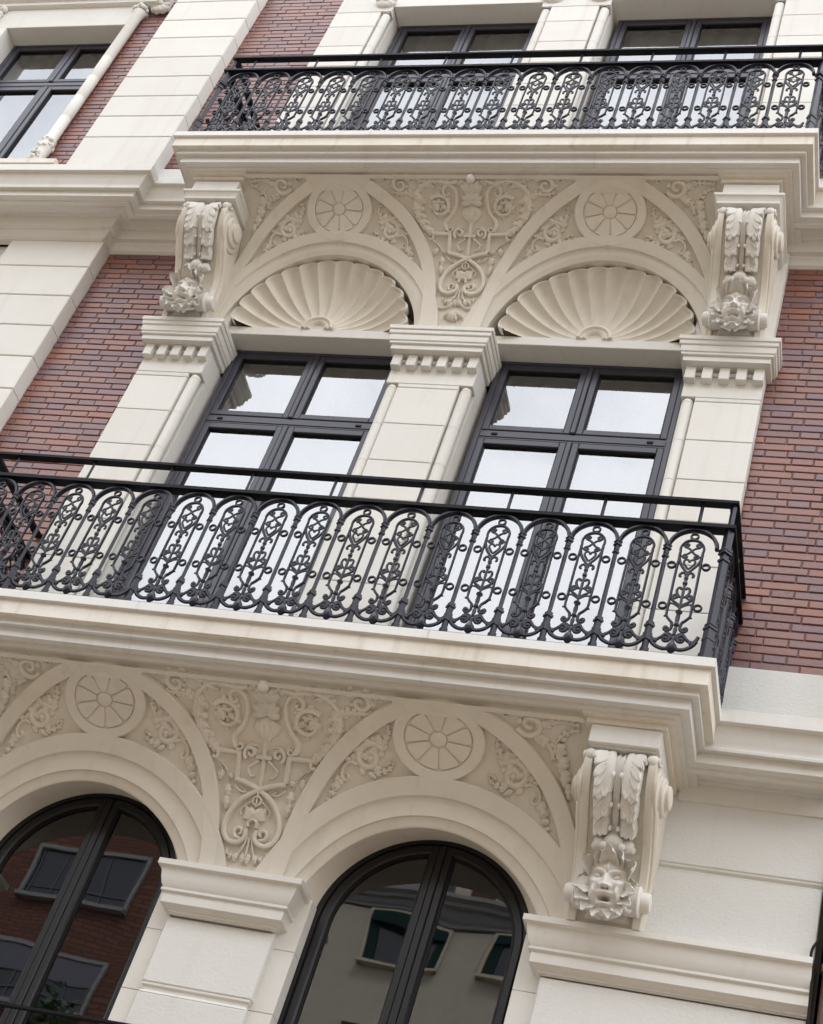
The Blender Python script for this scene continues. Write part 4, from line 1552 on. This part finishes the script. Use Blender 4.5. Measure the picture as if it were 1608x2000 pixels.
def console(label, cx, upper=True, src=None):
    k = 1.0 if upper else .862
    zc = 9.79 if upper else 5.473
    t = thing('console_bracket', label, 'console', (cx, 0, zc), 'carved scroll consoles with a mask at the foot')
    S = lambda z: z * k
    fr = sm([(-.13, -.002), (-.155, .10), (-.175, .18), (-.20, .28), (-.245, .38), (-.32, .47), (-.41, .555), (-.48, .635), (-.525, .72), (-.535, .79), (-.51, .845), (-.46, .872)], 5)
    fr = [(y, S(z)) for y, z in fr]
    # body: recessed centre between two rails
    rows = []
    for y, z in fr:
        row = []
        for x, d in ((-.182, .5), (-.182, .004), (-.178, 0), (-.142, 0), (-.138, .004), (-.136, .026), (0, .022), (.136, .026), (.138, .004), (.142, 0), (.178, 0), (.182, .004), (.182, .5)):
            row.append((x, (y + d) if d < .4 else .10, z))
        rows.append(row)
    mb = MB()
    mb.grid(rows)
    mb.build('body', 'stone_relief', t, angle=35)
    # side scrolls
    for s in (-1, 1):
        mb = MB()
        mb.lathe([(.155, 0), (.155, .012), (.148, .017), (.118, .017), (.112, .022), (.112, .034), (.105, .040), (.078, .040), (.070, .046), (.070, .060), (.060, .066), (.03, .068), (.004, .066)], 30, (0, 0, 0), axis='x')
        o = mb.build('volute_disc', 'stone_relief', t, angle=30)
        o.location = (s * .180, -.355, S(.71))
        o.scale = (s, 1, k * .95)
        mb = MB()
        low = [(y + .03, z) for y, z in fr if S(.10) < z < S(.60)]
        mb.tube([(s * .186, y + .02, z) for y, z in low], [.012 + .010 * i / len(low) for i in range(len(low))], n=8, flat=1)
        mb.build('side_bead', 'stone_relief', t, angle=40)
        mb = MB()
        mb.sphere((0, 0, 0), .040, 14, 9, .85, 1, 1)
        mb.tube([(.030 + .004 * q, .026 * math.cos(a) * (1 - q * .6), .026 * math.sin(a) * (1 - q * .6)) for q, a in ((k_ / 16, k_ / 16 * 8) for k_ in range(17))], .008, n=6)
        mb.tube([(0, .0, .02), (0, .05, .03), (0, .11, .02)], [.036, .030, .015], n=8)
        o = mb.build('corner_curl', 'stone_carved', t)
        o.location = (s * .155, -.515, S(.815))
        o.scale = (s, 1, k)
    # abacus
    mb = MB()
    if upper:
        sweep(mb, [(-.234, .05), (-.234, -.572), (.234, -.572), (.234, .05)], [(-.06, .9705), (-.006, .9700), (0, .967), (0, .945), (-.006, .942), (-.014, .934), (-.022, .912), (-.027, .905), (-.022, .900), (-.024, .882), (-.06, .876), (-.2, .874)])
        mb.box(-.184, .184, -.56, .05, .95, 1.075, .003)
    else:
        mb.box(-.178, .178, -.568, .05, S(.872), .860, .004)
        mb.box(-.165, .165, -.545, .05, S(.860), S(.874), .003)
    mb.build('abacus', 'stone', t, angle=30)
    # two acanthus leaves hanging down the front
    fy = [q[0] for q in fr]
    fz = [q[1] for q in fr]
    ln = np.r_[0, np.cumsum(np.hypot(np.diff(fy), np.diff(fz)))]
    tot = ln[-1]

    def front(q, h):
        d = tot - q
        y, z = np.interp(d, ln, fy), np.interp(d, ln, fz)
        y2, z2 = np.interp(d - .01, ln, fy), np.interp(d - .01, ln, fz)
        ty, tz = y - y2, z - z2
        n = math.hypot(ty, tz) or 1
        return y - tz / n * h, z + ty / n * h
    def finger(mb, s, x0, q0, ang, l, wd, h0, h1):
        rows = []
        x0, l, wd = x0 * 1.20, l * 1.22, wd * 1.25
        a = math.radians(ang)
        for i in range(10):
            u = i / 9
            ww = wd * (math.sin(PI * (.22 + .74 * u)) ** .75)
            hb = h0 + (h1 - h0) * u ** 1.6 - .010 * max(0, u - .85) / .15
            aa = a * (1 - .25 * u)
            cx, cq = x0 + l * u * math.sin(aa), q0 + l * u * math.cos(aa)
            row = []
            for v in (-1, -.85, -.45, 0, .45, .85, 1):
                hh = hb + .010 * (1 - v * v) ** .5 - (.007 if v == 0 else 0)
                if abs(v) == 1:
                    hh = max(-.004, hb - .022)
                y, z = front(cq - math.sin(aa) * ww * v, hh)
                row.append((s * (cx + math.cos(aa) * ww * v), y, z))
            rows.append(row)
        mb.grid(rows)
        k = len(mb.v)
        mb.f.append(tuple(k - 7 + j for j in range(7)))
    U = tot * 1.14
    for s in (-1, 1):
        for tq, ts, tl, fingers in ((.055, 1.0, .20, ((.058, .022, 74, .062, .018), (.050, .045, 70, .064, .019), (.050, .085, 56, .066, .019), (.052, .12, 44, .066, .019), (.060, .150, 27, .068, .020), (.062, .165, 6, .064, .021), (.052, .165, -14, .050, .017))),
                                    (.225, .92, .14, ((.052, .02, 62, .058, .017), (.052, .055, 46, .062, .018), (.060, .085, 26, .064, .019), (.062, .095, 4, .060, .020), (.050, .092, -16, .046, .016))),
                                    (.365, .85, .09, ((.052, .01, 50, .056, .017), (.060, .035, 22, .070, .022), (.056, .04, -4, .06, .02)))):
            mb = MB()
            rows = []
            for i in range(15):
                u = i / 14
                row = []
                ww = .042 * ts * (.62 + .38 * math.sin(PI * (.15 + .6 * u)))
                for v in (-1, -.8, -.35, 0, .35, .8, 1):
                    hh = .010 + .020 * u ** 1.5 + .012 * (1 - v * v) ** .5 - (.006 if v == 0 else 0)
                    if abs(v) == 1:
                        hh = -.004
                    y, z = front((tq + tl * u) * U, hh)
                    row.append((s * (.068 + ww * 1.25 * v), y, z))
                rows.append(row)
            mb.grid(rows)
            for (x0, dq, ang, l, wd) in fingers:
                f0 = .012 + .016 * (dq / tl)
                finger(mb, s, x0, (tq + dq) * U, ang, l * ts, wd * ts, f0, f0 + .026)
            y, z = front((tq + tl * .62) * U, .026)
            mb.sphere((s * .020, y, z), .011, 8, 5, 1, 1, 1.5)
            mb.build('acanthus_leaf', 'stone_carved', t, angle=60)
    mb = MB()
    rows = []
    for i in range(25):
        u = i / 24
        rows.append([(x * (1.25 - .55 * u), *front(.03 + (tot * .52 - .03) * u, h - .012)) for x, h in ((-.020, -.006), (-.017, .014), (-.008, .018), (-.004, .010), (.004, .010), (.008, .018), (.017, .014), (.020, -.006))])
    mb.grid(rows)
    mb.build('centre_stem', 'stone_carved', t, angle=50)
    # bud under the leaves
    mb = MB()
    yb, zb = front(tot * .575, .012)
    mb.sphere((0, yb - .010, zb + .01), .054, 16, 9, 1.0, .85, .80)
    for s in (-1, 1):
        mb.sphere((s * .066, yb + .002, zb + .002), .038, 12, 8, 1, .9, .95)
        mb.sphere((s * .046, yb - .026, zb - .022), .020, 8, 5)
        mb.sphere((s * .092, yb + .01, zb - .012), .020, 8, 5)
    mb.sphere((0, yb - .016, zb + .046), .034, 12, 7, 1.25, .8, .7)
    mb.build('bud', 'stone_carved', t, angle=80)
    # mask
    mk = link('mask', M_FACE, t)
    mk.location = (.006, -.148, .004)
    mk.rotation_euler = (math.radians(17), 0, 0)
    mk['label'] = 'open mouthed grotesque face with leafy crown'
    for a, r, z, sc in ((0, .03, .252, 1.1), (30, .062, .246, 1.0), (-30, .062, .246, 1.0), (58, .092, .225, 1.1), (-58, .092, .225, 1.1), (90, .105, .185, .95), (-90, .105, .185, .95)):
        o = link('crown_leaf', M_CROWN if abs(a) < 80 else M_EARLEAF, mk)
        aa = math.radians(a)
        o.location = (r * math.sin(aa) * .80, -.060 + .04 * abs(a) / 90, z + r * .18 * math.cos(aa))
        o.rotation_euler = (math.radians(22), aa, 0)
        o.scale = (sc, sc, sc)
    for s in (-1, 1):
        o = link('volute_roll', M_ROLL, mk)
        o.location = (s * .072, .0, .118)
        o.scale = (s, 1.1, 1.1)
        o = link('beard_curl', M_CURL, mk)
        o.location = (0, -.045, -.006)
        o.scale = (s, 1, 1)
        for a, x, z, sc in ((104, .078, .150, 1.15), (128, .078, .115, 1.1), (150, .062, .075, 1.0), (172, .030, .055, .9)):
            o = link('cheek_leaf', M_EARLEAF, mk)
            o.location = (s * x, -.07, z)
            o.rotation_euler = (math.radians(20), s * math.radians(a), 0)
            o.scale = (sc, sc, sc)
    for s in (-1, 1):
        mb = MB()
        mb.sphere((s * .0465, -.092, .199), .0145, 12, 8, 1.15, 1, .8)
        mb.tube([(s * .0455 + .0055 * math.cos(a), -.1055, .1975 + .0050 * math.sin(a)) for a in np.linspace(0, 2 * PI, 13)], .0018, n=5, caps=False)
        mb.build('eye', 'stone_carved', mk, angle=70)
    mb = MB()
    mb.box(-.125, .125, .02, .17, -.001, .22, .03)
    mb.build('mask_block', 'stone', mk, smooth=False)
    return t


console('carved console with mask at the left end of the upper balcony', -1.985)
console('carved console with mask at the right end of the upper balcony, beside the brick', 1.985)
console('large carved console with mask below the lower balcony at the right', 1.985, False)
console('carved console under the left end of the lower balcony, beyond the photo edge', -1.985, False)


# ------------------------------------------------------------------ windows
def rect_window(label, cx, z0, z1, zt, half=.665, group='french windows behind the balconies', xl=None, curtain=True, zst=None):
    """two lower leaves, a transom bar and two top lights"""
    t = thing('french_window', label, 'window', (cx, .20, z0), group)
    H = z1 - z0
    yf = 0.0
    mb = MB()
    for s in (-1, 1):
        a, b_ = sorted((s * half, s * (half - .036)))
        mb.box(a, b_, yf, .10, 0, H, .003)
        a, b_ = sorted((s * (half - .036), s * (half - .042)))
        mb.box(a, b_, yf + .010, .10, 0, H)
    mb.box(-half, half, yf + .0005, .10, H - .034, H, .003)
    mb.box(-half + .03, half - .03, yf + .010, .10, H - .040, H - .03)
    mb.box(-half, half, yf + .0005, .10, 0, .05, .003)
    mb.build('frame', 'window_paint', t, smooth=False)
    mb = MB()
    zt0, zt1 = zt[0] - z0, zt[1] - z0
    mb.box(-half + .036, half - .036, yf + .012, .10, zt0, zt1, .004)
    mb.box(-half + .036, half - .036, yf + .006, .05, (zt0 + zt1) / 2 - .024, (zt0 + zt1) / 2 + .020, .003)
    tb = mb.build('transom', 'window_paint', t, smooth=False)
    for s in (-1, 1):
        mb = MB()
        mb.box(s * (half - .14) - .020, s * (half - .14) + .020, yf - .003, .03, (zt0 + zt1) / 2 - .008, (zt0 + zt1) / 2 + .008, .002)
        mb.build('drain_cap', 'gasket', tb, smooth=False)
    for lo, hi, kind in ((.05, zt0, 0), (zt1, H - .034, 1)):
        mb = MB()
        mb.box(-.018, .018, yf - .004, .05, lo + .002, hi - .002, .006)
        mb.build('centre_strip', 'window_paint', t, smooth=False)
        for s in (-1, 1):
            xa, xb = sorted((s * .0195, s * (half - .0375)))
            st = .046
            mb = MB()
            y_ = yf + .006
            for q in (y_, ):
                mb.box(xa, xa + st, q, .07, lo + .002, hi - .002, .005)
                mb.box(xb - st, xb, q, .07, lo + .002, hi - .002, .005)
                mb.box(xa + st, xb - st, q + .0006, .07, lo + .002, lo + .05 if kind else lo + .075, .005)
                mb.box(xa + st, xb - st, q + .0006, .07, hi - .052, hi - .002, .005)
            sash = mb.build('sash', 'window_paint', t, smooth=False)
            bot = lo + (.05 if kind else .075)
            mb = MB()
            for (a, b_, c_, d_) in ((xa + st, xa + st + .008, bot, hi - .052), (xb - st - .008, xb - st, bot, hi - .052), (xa + st, xb - st, bot, bot + .008), (xa + st, xb - st, hi - .060, hi - .052)):
                mb.box(a, b_, y_ + .018, .06, c_, d_)
            mb.build('gasket', 'gasket', sash, smooth=False)
            mb = MB()
            mb.add([(xa + st, y_ + .032, bot), (xb - st, y_ + .032, bot), (xb - st, y_ + .032, hi - .052), (xa + st, y_ + .032, hi - .052)], [(0, 1, 2, 3)])
            mb.build('pane', 'glass', sash, smooth=False)
    if curtain:
        for s in (-1, 1):
            mb = MB()
            rnd = random.Random(int(cx * 10 + z0 * 7 + s))
            xs = np.linspace(.01, half + .05, 90)
            ph = [rnd.uniform(0, 6.3) for _ in range(4)]
            mb.grid([[(s * x, .155 + .016 * math.sin(x * 33 + ph[0] + .15 * z) + .007 * math.sin(x * 52 + ph[1]) + .010 * math.sin(x * 14 + ph[2]), z) for z in np.linspace(.03, H + .04, 8)] for x in xs])
            mb.build('curtain', 'curtain', t)
    return t


rect_window('left dark framed french window behind the lower balcony', -1.012, 6.69, 9.845, (9.079, 9.158))
rect_window('right dark framed french window behind the lower balcony', 1.012, 6.69, 9.845, (9.079, 9.158))
rect_window('left dark framed window at the top, behind the upper railing', -1.01, 11.22, 14.30, (13.43, 13.51))
rect_window('right dark framed window at the top, behind the upper railing', 1.01, 11.22, 14.30, (13.43, 13.51))
rect_window('dark framed window at the top left corner beside the colonnette', -4.945, 11.84, 14.125, (13.39, 13.47), half=.70)


def arch_window(label, cx):
    t = thing('arched_window', label, 'window', (cx, -.095, 4.0), 'arched windows under the lower balcony')
    ZC, RF, ZB = 5.395 - 4.0, .588, .2

    def path(r, n=40):
        p = [(r, ZB), (r, ZB + .4), (r, ZB + .8)]
        p += [(r * math.cos(a), ZC + r * math.sin(a)) for a in np.linspace(0, PI, n)]
        return p + [(-r, ZB + .8), (-r, ZB + .4), (-r, ZB)]

    def arch_sweep(mb, prof):
        cols = [path(r) for r, y in prof]
        mb.grid([[(cols[j][i][0], prof[j][1], cols[j][i][1]) for j in range(len(prof))] for i in range(len(cols[0]))])
    mb = MB()
    arch_sweep(mb, [(RF, .34), (RF, .250), (RF - .004, .247), (RF - .034, .247), (RF - .036, .252), (RF - .036, .262), (RF - .042, .262), (RF - .042, .34)])
    mb.build('frame', 'window_paint_dark', t, angle=30)
    # strips
    top = ZC + .548
    mb = MB()
    mb.box(-.020, .020, .240, .30, ZB, top - .010, .005)
    mb.build('centre_strip', 'window_paint_dark', t, smooth=False)
    for s in (-1, 1):
        # half-arch leaf: outer rail follows the arch, meeting stile is straight
        n = 30
        ro, ri = RF - .0435, RF - .092
        xi, xo = .0215, .0645

        def half(r, xm, n=n):
            am = math.acos(min(1, xm / r))
            return [(r, ZB), (r, ZB + .6)] + [(r * math.cos(a), ZC + r * math.sin(a)) for a in np.linspace(0, am, n)]
        O, I = half(ro, xi), half(ri, xo)
        O += [(xi, O[-1][1] - .4), (xi, ZB)]
        I += [(xo, I[-1][1] - .4), (xo, ZB)]
        mb = MB()
        rows = []
        for (a, b_), (c_, d_) in zip(O, I):
            ex, ez = c_ - a, d_ - b_
            k = math.hypot(ex, ez) or 1
            e = .005 / k
            rows.append([(s * a, .31, b_), (s * a, .252, b_), (s * (a + ex * e), .248, b_ + ez * e), (s * (c_ - ex * e * 2.2), .248, d_ - ez * e * 2.2), (s * c_, .258, d_), (s * c_, .31, d_)])
        mb.grid(rows)
        sash = mb.build('sash', 'window_paint_dark', t, angle=30)
        mb = MB()
        rows = []
        I2 = half(ri - .008, xo + .008)
        I2 += [(xo + .008, I2[-1][1] - .4), (xo + .008, ZB)]
        rows = [[(s * a, .266, b_), (s * c_, .266, d_), (s * c_, .30, d_)] for (a, b_), (c_, d_) in zip(I, I2)]
        mb.grid(rows)
        mb.build('gasket', 'gasket', sash, angle=30)
        mb = MB()
        tilt = .0035 * s
        pts = [(s * a, .280 + tilt * (a - .3), b_) for a, b_ in I[:-2]] + [(s * xo, .280 + tilt * (xo - .3), ZB)]
        mb.add(pts[::s], [tuple(range(len(pts)))])
        mb.build('pane', 'glass_dark', sash, smooth=False)
    return t


arch_window('left arched window with dark frame, cut by the left photo edge', -1.0)
arch_window('right arched window with dark frame beside the large console', 1.0)
mb = MB()
mb.tube([(-2.0, -.05, 4.535), (-.2, -.05, 4.572)], .012, n=8)
mb.tube([(-.98, -.05, 4.555), (-.98, -.05, 4.3)], .008, n=6)
tag(mb.build('guard_rail', 'rail_iron'), 'thin black guard rail across the left arched window at the photo bottom', 'guard rail')

# ------------------------------------------------------------------ top left window surround
t = thing('window_surround', 'white stone surround with colonnette at the top left corner window', 'window surround', (-4.95, 0, 11.7), None)
mb = MB()
mb.box(-1.2, .60, .004, .30, 2.412, 3.3, .004)
mb.build('lintel', 'stone', t, smooth=False)
mb = MB()
sweep(mb, [(-1.2, -.02), (.78, -.02), (.78, .1)], [(-.03, 2.96), (.10, 2.93), (.10, 2.86), (.07, 2.82), (.02, 2.80), (.02, 2.75), (-.03, 2.74)])
mb.build('hood', 'stone', t, angle=30)
mb = MB()
mb.box(-1.2, -.70, .0, .30, 0, 2.41, .004)
mb.build('pilaster', 'stone', t, smooth=False)
mb = MB()
mb.box(-1.2, .98, -.12, .30, .02, .085, .004)
mb.build('sill', 'stone_sill', t, smooth=False)
mb = MB()
pr = [(.060, .085), (.064, .10), (.060, .13), (.050, .15), (.056, .19), (.062, .25), (.056, .30), (.062, .33), (.056, .36), (.064, .40), (.066, .46), (.058, .50), (.064, .52), (.064, .55), (.052, .57), (.051, .88), (.049, .885), (.049, .89), (.051, .895),
      (.051, 1.20), (.049, 1.205), (.049, 1.21), (.051, 1.215), (.051, 1.52), (.049, 1.525), (.049, 1.53), (.051, 1.535), (.050, 1.85), (.048, 1.855), (.048, 1.86), (.050, 1.865), (.050, 2.60), (.060, 2.62), (.060, 2.66)]
mb.lathe(pr, 20, (.64, .03, 0))
cn = mb.build('colonnette', 'stone', t, angle=50)
mb = MB()
rnd = random.Random(5)
for z0, n in ((.44, 12), (.24, 10), (.50, 10)):
    for i in range(n):
        a = 2 * PI * i / n + z0
        mb.sphere((.64 + .062 * math.cos(a), .03 + .062 * math.sin(a), z0 + rnd.uniform(-.03, .03)), rnd.uniform(.014, .024), 7, 5)
for s in (-1, 1):
    mb.tube([(.64 + x, -.038, z) for x, z in spiral(s * .004, .30, .045, 90, 1.3 * s, .008, 20)], .010, n=6)
mb.build('foliage_band', 'stone', cn, angle=70)
mb = MB()
for i in range(14):
    a = 2 * PI * i / 14
    mb.sphere((.64 + .06 * math.cos(a), .03 + .06 * math.sin(a), 2.70 + rnd.uniform(-.03, .03)), rnd.uniform(.018, .03), 7, 5)
mb.build('leaf_capital', 'stone', t, angle=70)
mb = MB()
for i in range(10):
    mb.sphere((-.88 + rnd.uniform(-.08, .08), -.02, 2.65 + rnd.uniform(-.10, .10)), rnd.uniform(.03, .05), 8, 5)
mb.build('leaf_capital', 'stone', t, angle=70)
scallop(-4.13, .05, 14.46, 'scalloped stone ornament at the top of the narrow left brick strip')

# ------------------------------------------------------------------ across the square (seen as reflections, plus added sky blockers)
def far_window(par, x0, x1, z0, z1, y, frame='far_trim', fw=.12, pane='far_glass', sill=True):
    mb = MB()
    mb.box(x0 - fw, x0, y - .0, y + .12, z0 - fw, z1 + fw)
    mb.box(x1, x1 + fw, y, y + .12, z0 - fw, z1 + fw)
    mb.box(x0, x1, y + .001, y + .119, z1, z1 + fw)
    mb.box(x0 - (.1 if sill else 0), x1 + (.1 if sill else 0), y + .001, y + (.30 if sill else .119), z0 - fw, z0)
    w_ = mb.build('window', frame, par, smooth=False)
    mb = MB()
    mb.box(x0, x1, y - .02, y + .025, z0, z1)
    mb.build('pane', pane, w_, smooth=False)
    return w_


YF = -34.0
t = thing('brick_apartments', 'brown brick apartment block mirrored in the left arched window', 'apartment block', (-26, YF, 0))
mb = MB()
mb.box(-30, 10.2, -10, 0, 0, 25.0)
mb.build('wall', 'far_brick', t, smooth=False)
mb = MB()
mb.box(-30.4, 10.5, -10.4, .45, 25.0, 25.25)
mb.build('roof', 'far_trim', t, smooth=False)
for k in range(-1, 3):
    x0 = 3.0 + k * 5.6 - 5.6
    for j in range(7):
        zz = 21.9 - 3.3 * j
        if zz < 2 or x0 + 3.6 > 10:
            continue
        w_ = far_window(t, x0, x0 + 3.6, zz, zz + 1.6, 0)
        mb = MB()
        for i in range(5):
            mb.box(x0 + .1 + i * .85, x0 + .14 + i * .85, .03, .06, zz, zz + 1.6)
        mb.box(x0, x0 + 3.6, .05, .08, zz + .35, zz + .38)
        mb.build('glazing_bars', 'far_shutter', w_, smooth=False)
        if j % 2:
            mb = MB()
            mb.box(x0 + .02, x0 + 3.58, .03, .07, zz + .75, zz + 1.59)
            mb.build('shutter', 'far_shutter', w_, smooth=False)
t = thing('stucco_house', 'beige rendered house with green awnings mirrored in the right arched window', 'house', (-15.75, YF + .6, 0))
mb = MB()
mb.box(0, 40, -11, 0, 0, 23.0)
mb.build('wall', 'far_stucco', t, smooth=False)
mb = MB()
sweep(mb, [(0, -8), (0, 0), (40, 0), (40, -8)][::-1], [(-.05, 23.75), (.5, 23.7), (.5, 23.58), (.34, 23.5), (.32, 23.4), (.2, 23.36), (.12, 23.22), (.06, 23.16), (.06, 23.08), (-.05, 23.06)])
mb.build('cornice', 'far_trim', t, smooth=False)
mb = MB()
mb.box(.1, 39.9, -11, -.1, 23.0, 26.2)
mb.build('attic_wall', 'far_brick', t, smooth=False)
mb = MB()
mb.box(-.3, 40.3, -11.3, .3, 26.2, 26.5)
mb.build('roof', 'roof_tile', t, smooth=False)
for k in range(10):
    x0 = .75 + k * 3.5
    for j in range(6):
        zz = 21.3 - 3.4 * j
        if zz < 2:
            continue
        w_ = far_window(t, x0, x0 + 2.1, zz, zz + 1.6, 0, 'far_cream', .10)
        mb = MB()
        mb.box(x0 + .03, x0 + 2.07, .03, .22, zz + 1.22, zz + 1.58)
        mb.box(x0 + .03, x0 + .30, .03, .08, zz + .1, zz + 1.2)
        mb.box(x0 + 1.8, x0 + 2.07, .03, .08, zz + .1, zz + 1.2)
        mb.build('awning', 'awning_green', w_, smooth=False)
    w_ = far_window(t, x0 + .1, x0 + 2.0, 23.95, 25.7, -.1, 'far_cream', .42, sill=False)
    mb = MB()
    mb.box(x0 + .6, x0 + 1.3, -.08, .22, 23.85, 24.4)
    mb.build('cooling_unit', 'far_trim', w_, smooth=False)


for lab, x0, x1, h, mt in (('unseen dark brick block added further right to shut out low sky', 24.9, 75, 17, 'far_brick'), ('unseen beige block added further left to shut out low sky', -110, -56.2, 17, 'far_stucco')):
    t = thing('sky_blocker', lab, 'apartment block', (x0, YF, 0))  # added, unseen block: keeps low sky light off the balcony undersides
    mb = MB()
    mb.box(0, x1 - x0, -12, 0, 0, h)
    mb.build('wall', mt, t, smooth=False)
    for k in range(7):
        for j in range(4):
            far_window(t, 3 + 7 * k, 4.6 + 7 * k, 2.4 + 3.5 * j, 4.2 + 3.5 * j, 0)
for lab, x0, y0, y1 in (('unseen long dark house side added at the far left to close the horizon', -70, -33, 4), ('unseen long dark house side added at the far right to close the horizon', 62, -33, 4)):
    t = thing('side_sky_blocker', lab, 'house', (x0, y0, 0))  # added, unseen house side that closes the horizon against low light
    mb = MB()
    mb.box(0, 8, 0, y1 - y0, 0, 13)
    mb.build('wall', 'far_stucco', t, smooth=False)


def tree(label, x, y, h, r, seed):
    rnd = random.Random(seed)
    t = thing('street_tree', label, 'tree', (x, y, 0), 'street trees across the road')
    mb = MB()
    mb.tube([(0, 0, 0), (.1, .05, h * .25), (-.05, .1, h * .5), (.1, 0, h * .8)], [.22, .17, .12, .04], n=10)
    for i in range(9):
        a = rnd.uniform(0, 6.28)
        z = h * rnd.uniform(.3, .65)
        mb.tube([(0, 0, z), (r * .4 * math.cos(a), r * .4 * math.sin(a), z + h * .10), (r * .75 * math.cos(a), r * .75 * math.sin(a), z + h * .2)], [.08, .05, .02], n=6)
    mb.build('trunk', 'bark', t)
    vs, fs = [], []
    cl = [(rnd.gauss(0, .45) * r, rnd.gauss(0, .45) * r, h * rnd.uniform(.42, .95), rnd.uniform(.35, .7)) for _ in range(40)]
    for cx, cy, cz, cr_ in cl:
        for _ in range(260):
            d = Vector((rnd.gauss(0, 1), rnd.gauss(0, 1), rnd.gauss(0, .8))).normalized() * cr_ * rnd.uniform(.3, 1.1)
            p = Vector((cx, cy, cz)) + d
            if p.z > h:
                continue
            a = Vector((rnd.gauss(0, 1), rnd.gauss(0, 1), rnd.gauss(0, 1))).normalized() * .085
            b2 = a.cross(Vector((rnd.gauss(0, 1), rnd.gauss(0, 1), rnd.gauss(0, 1)))).normalized() * .05
            o = len(vs)
            vs += [p - a, p + b2, p + a, p - b2]
            fs.append((o, o + 1, o + 2, o + 3))
    me = bpy.data.meshes.new('crown')
    me.from_pydata(vs, [], fs)
    me.materials.append(MAT['leaf_green'])
    link('crown', me, t)


tree('leafy street tree mirrored at the foot of the left arched window', -10.0, -15.5, 11.5, 2.2, 3)
tree('leafy street tree beyond the left photo edge', -14.2, -15.8, 9.8, 2.0, 8)
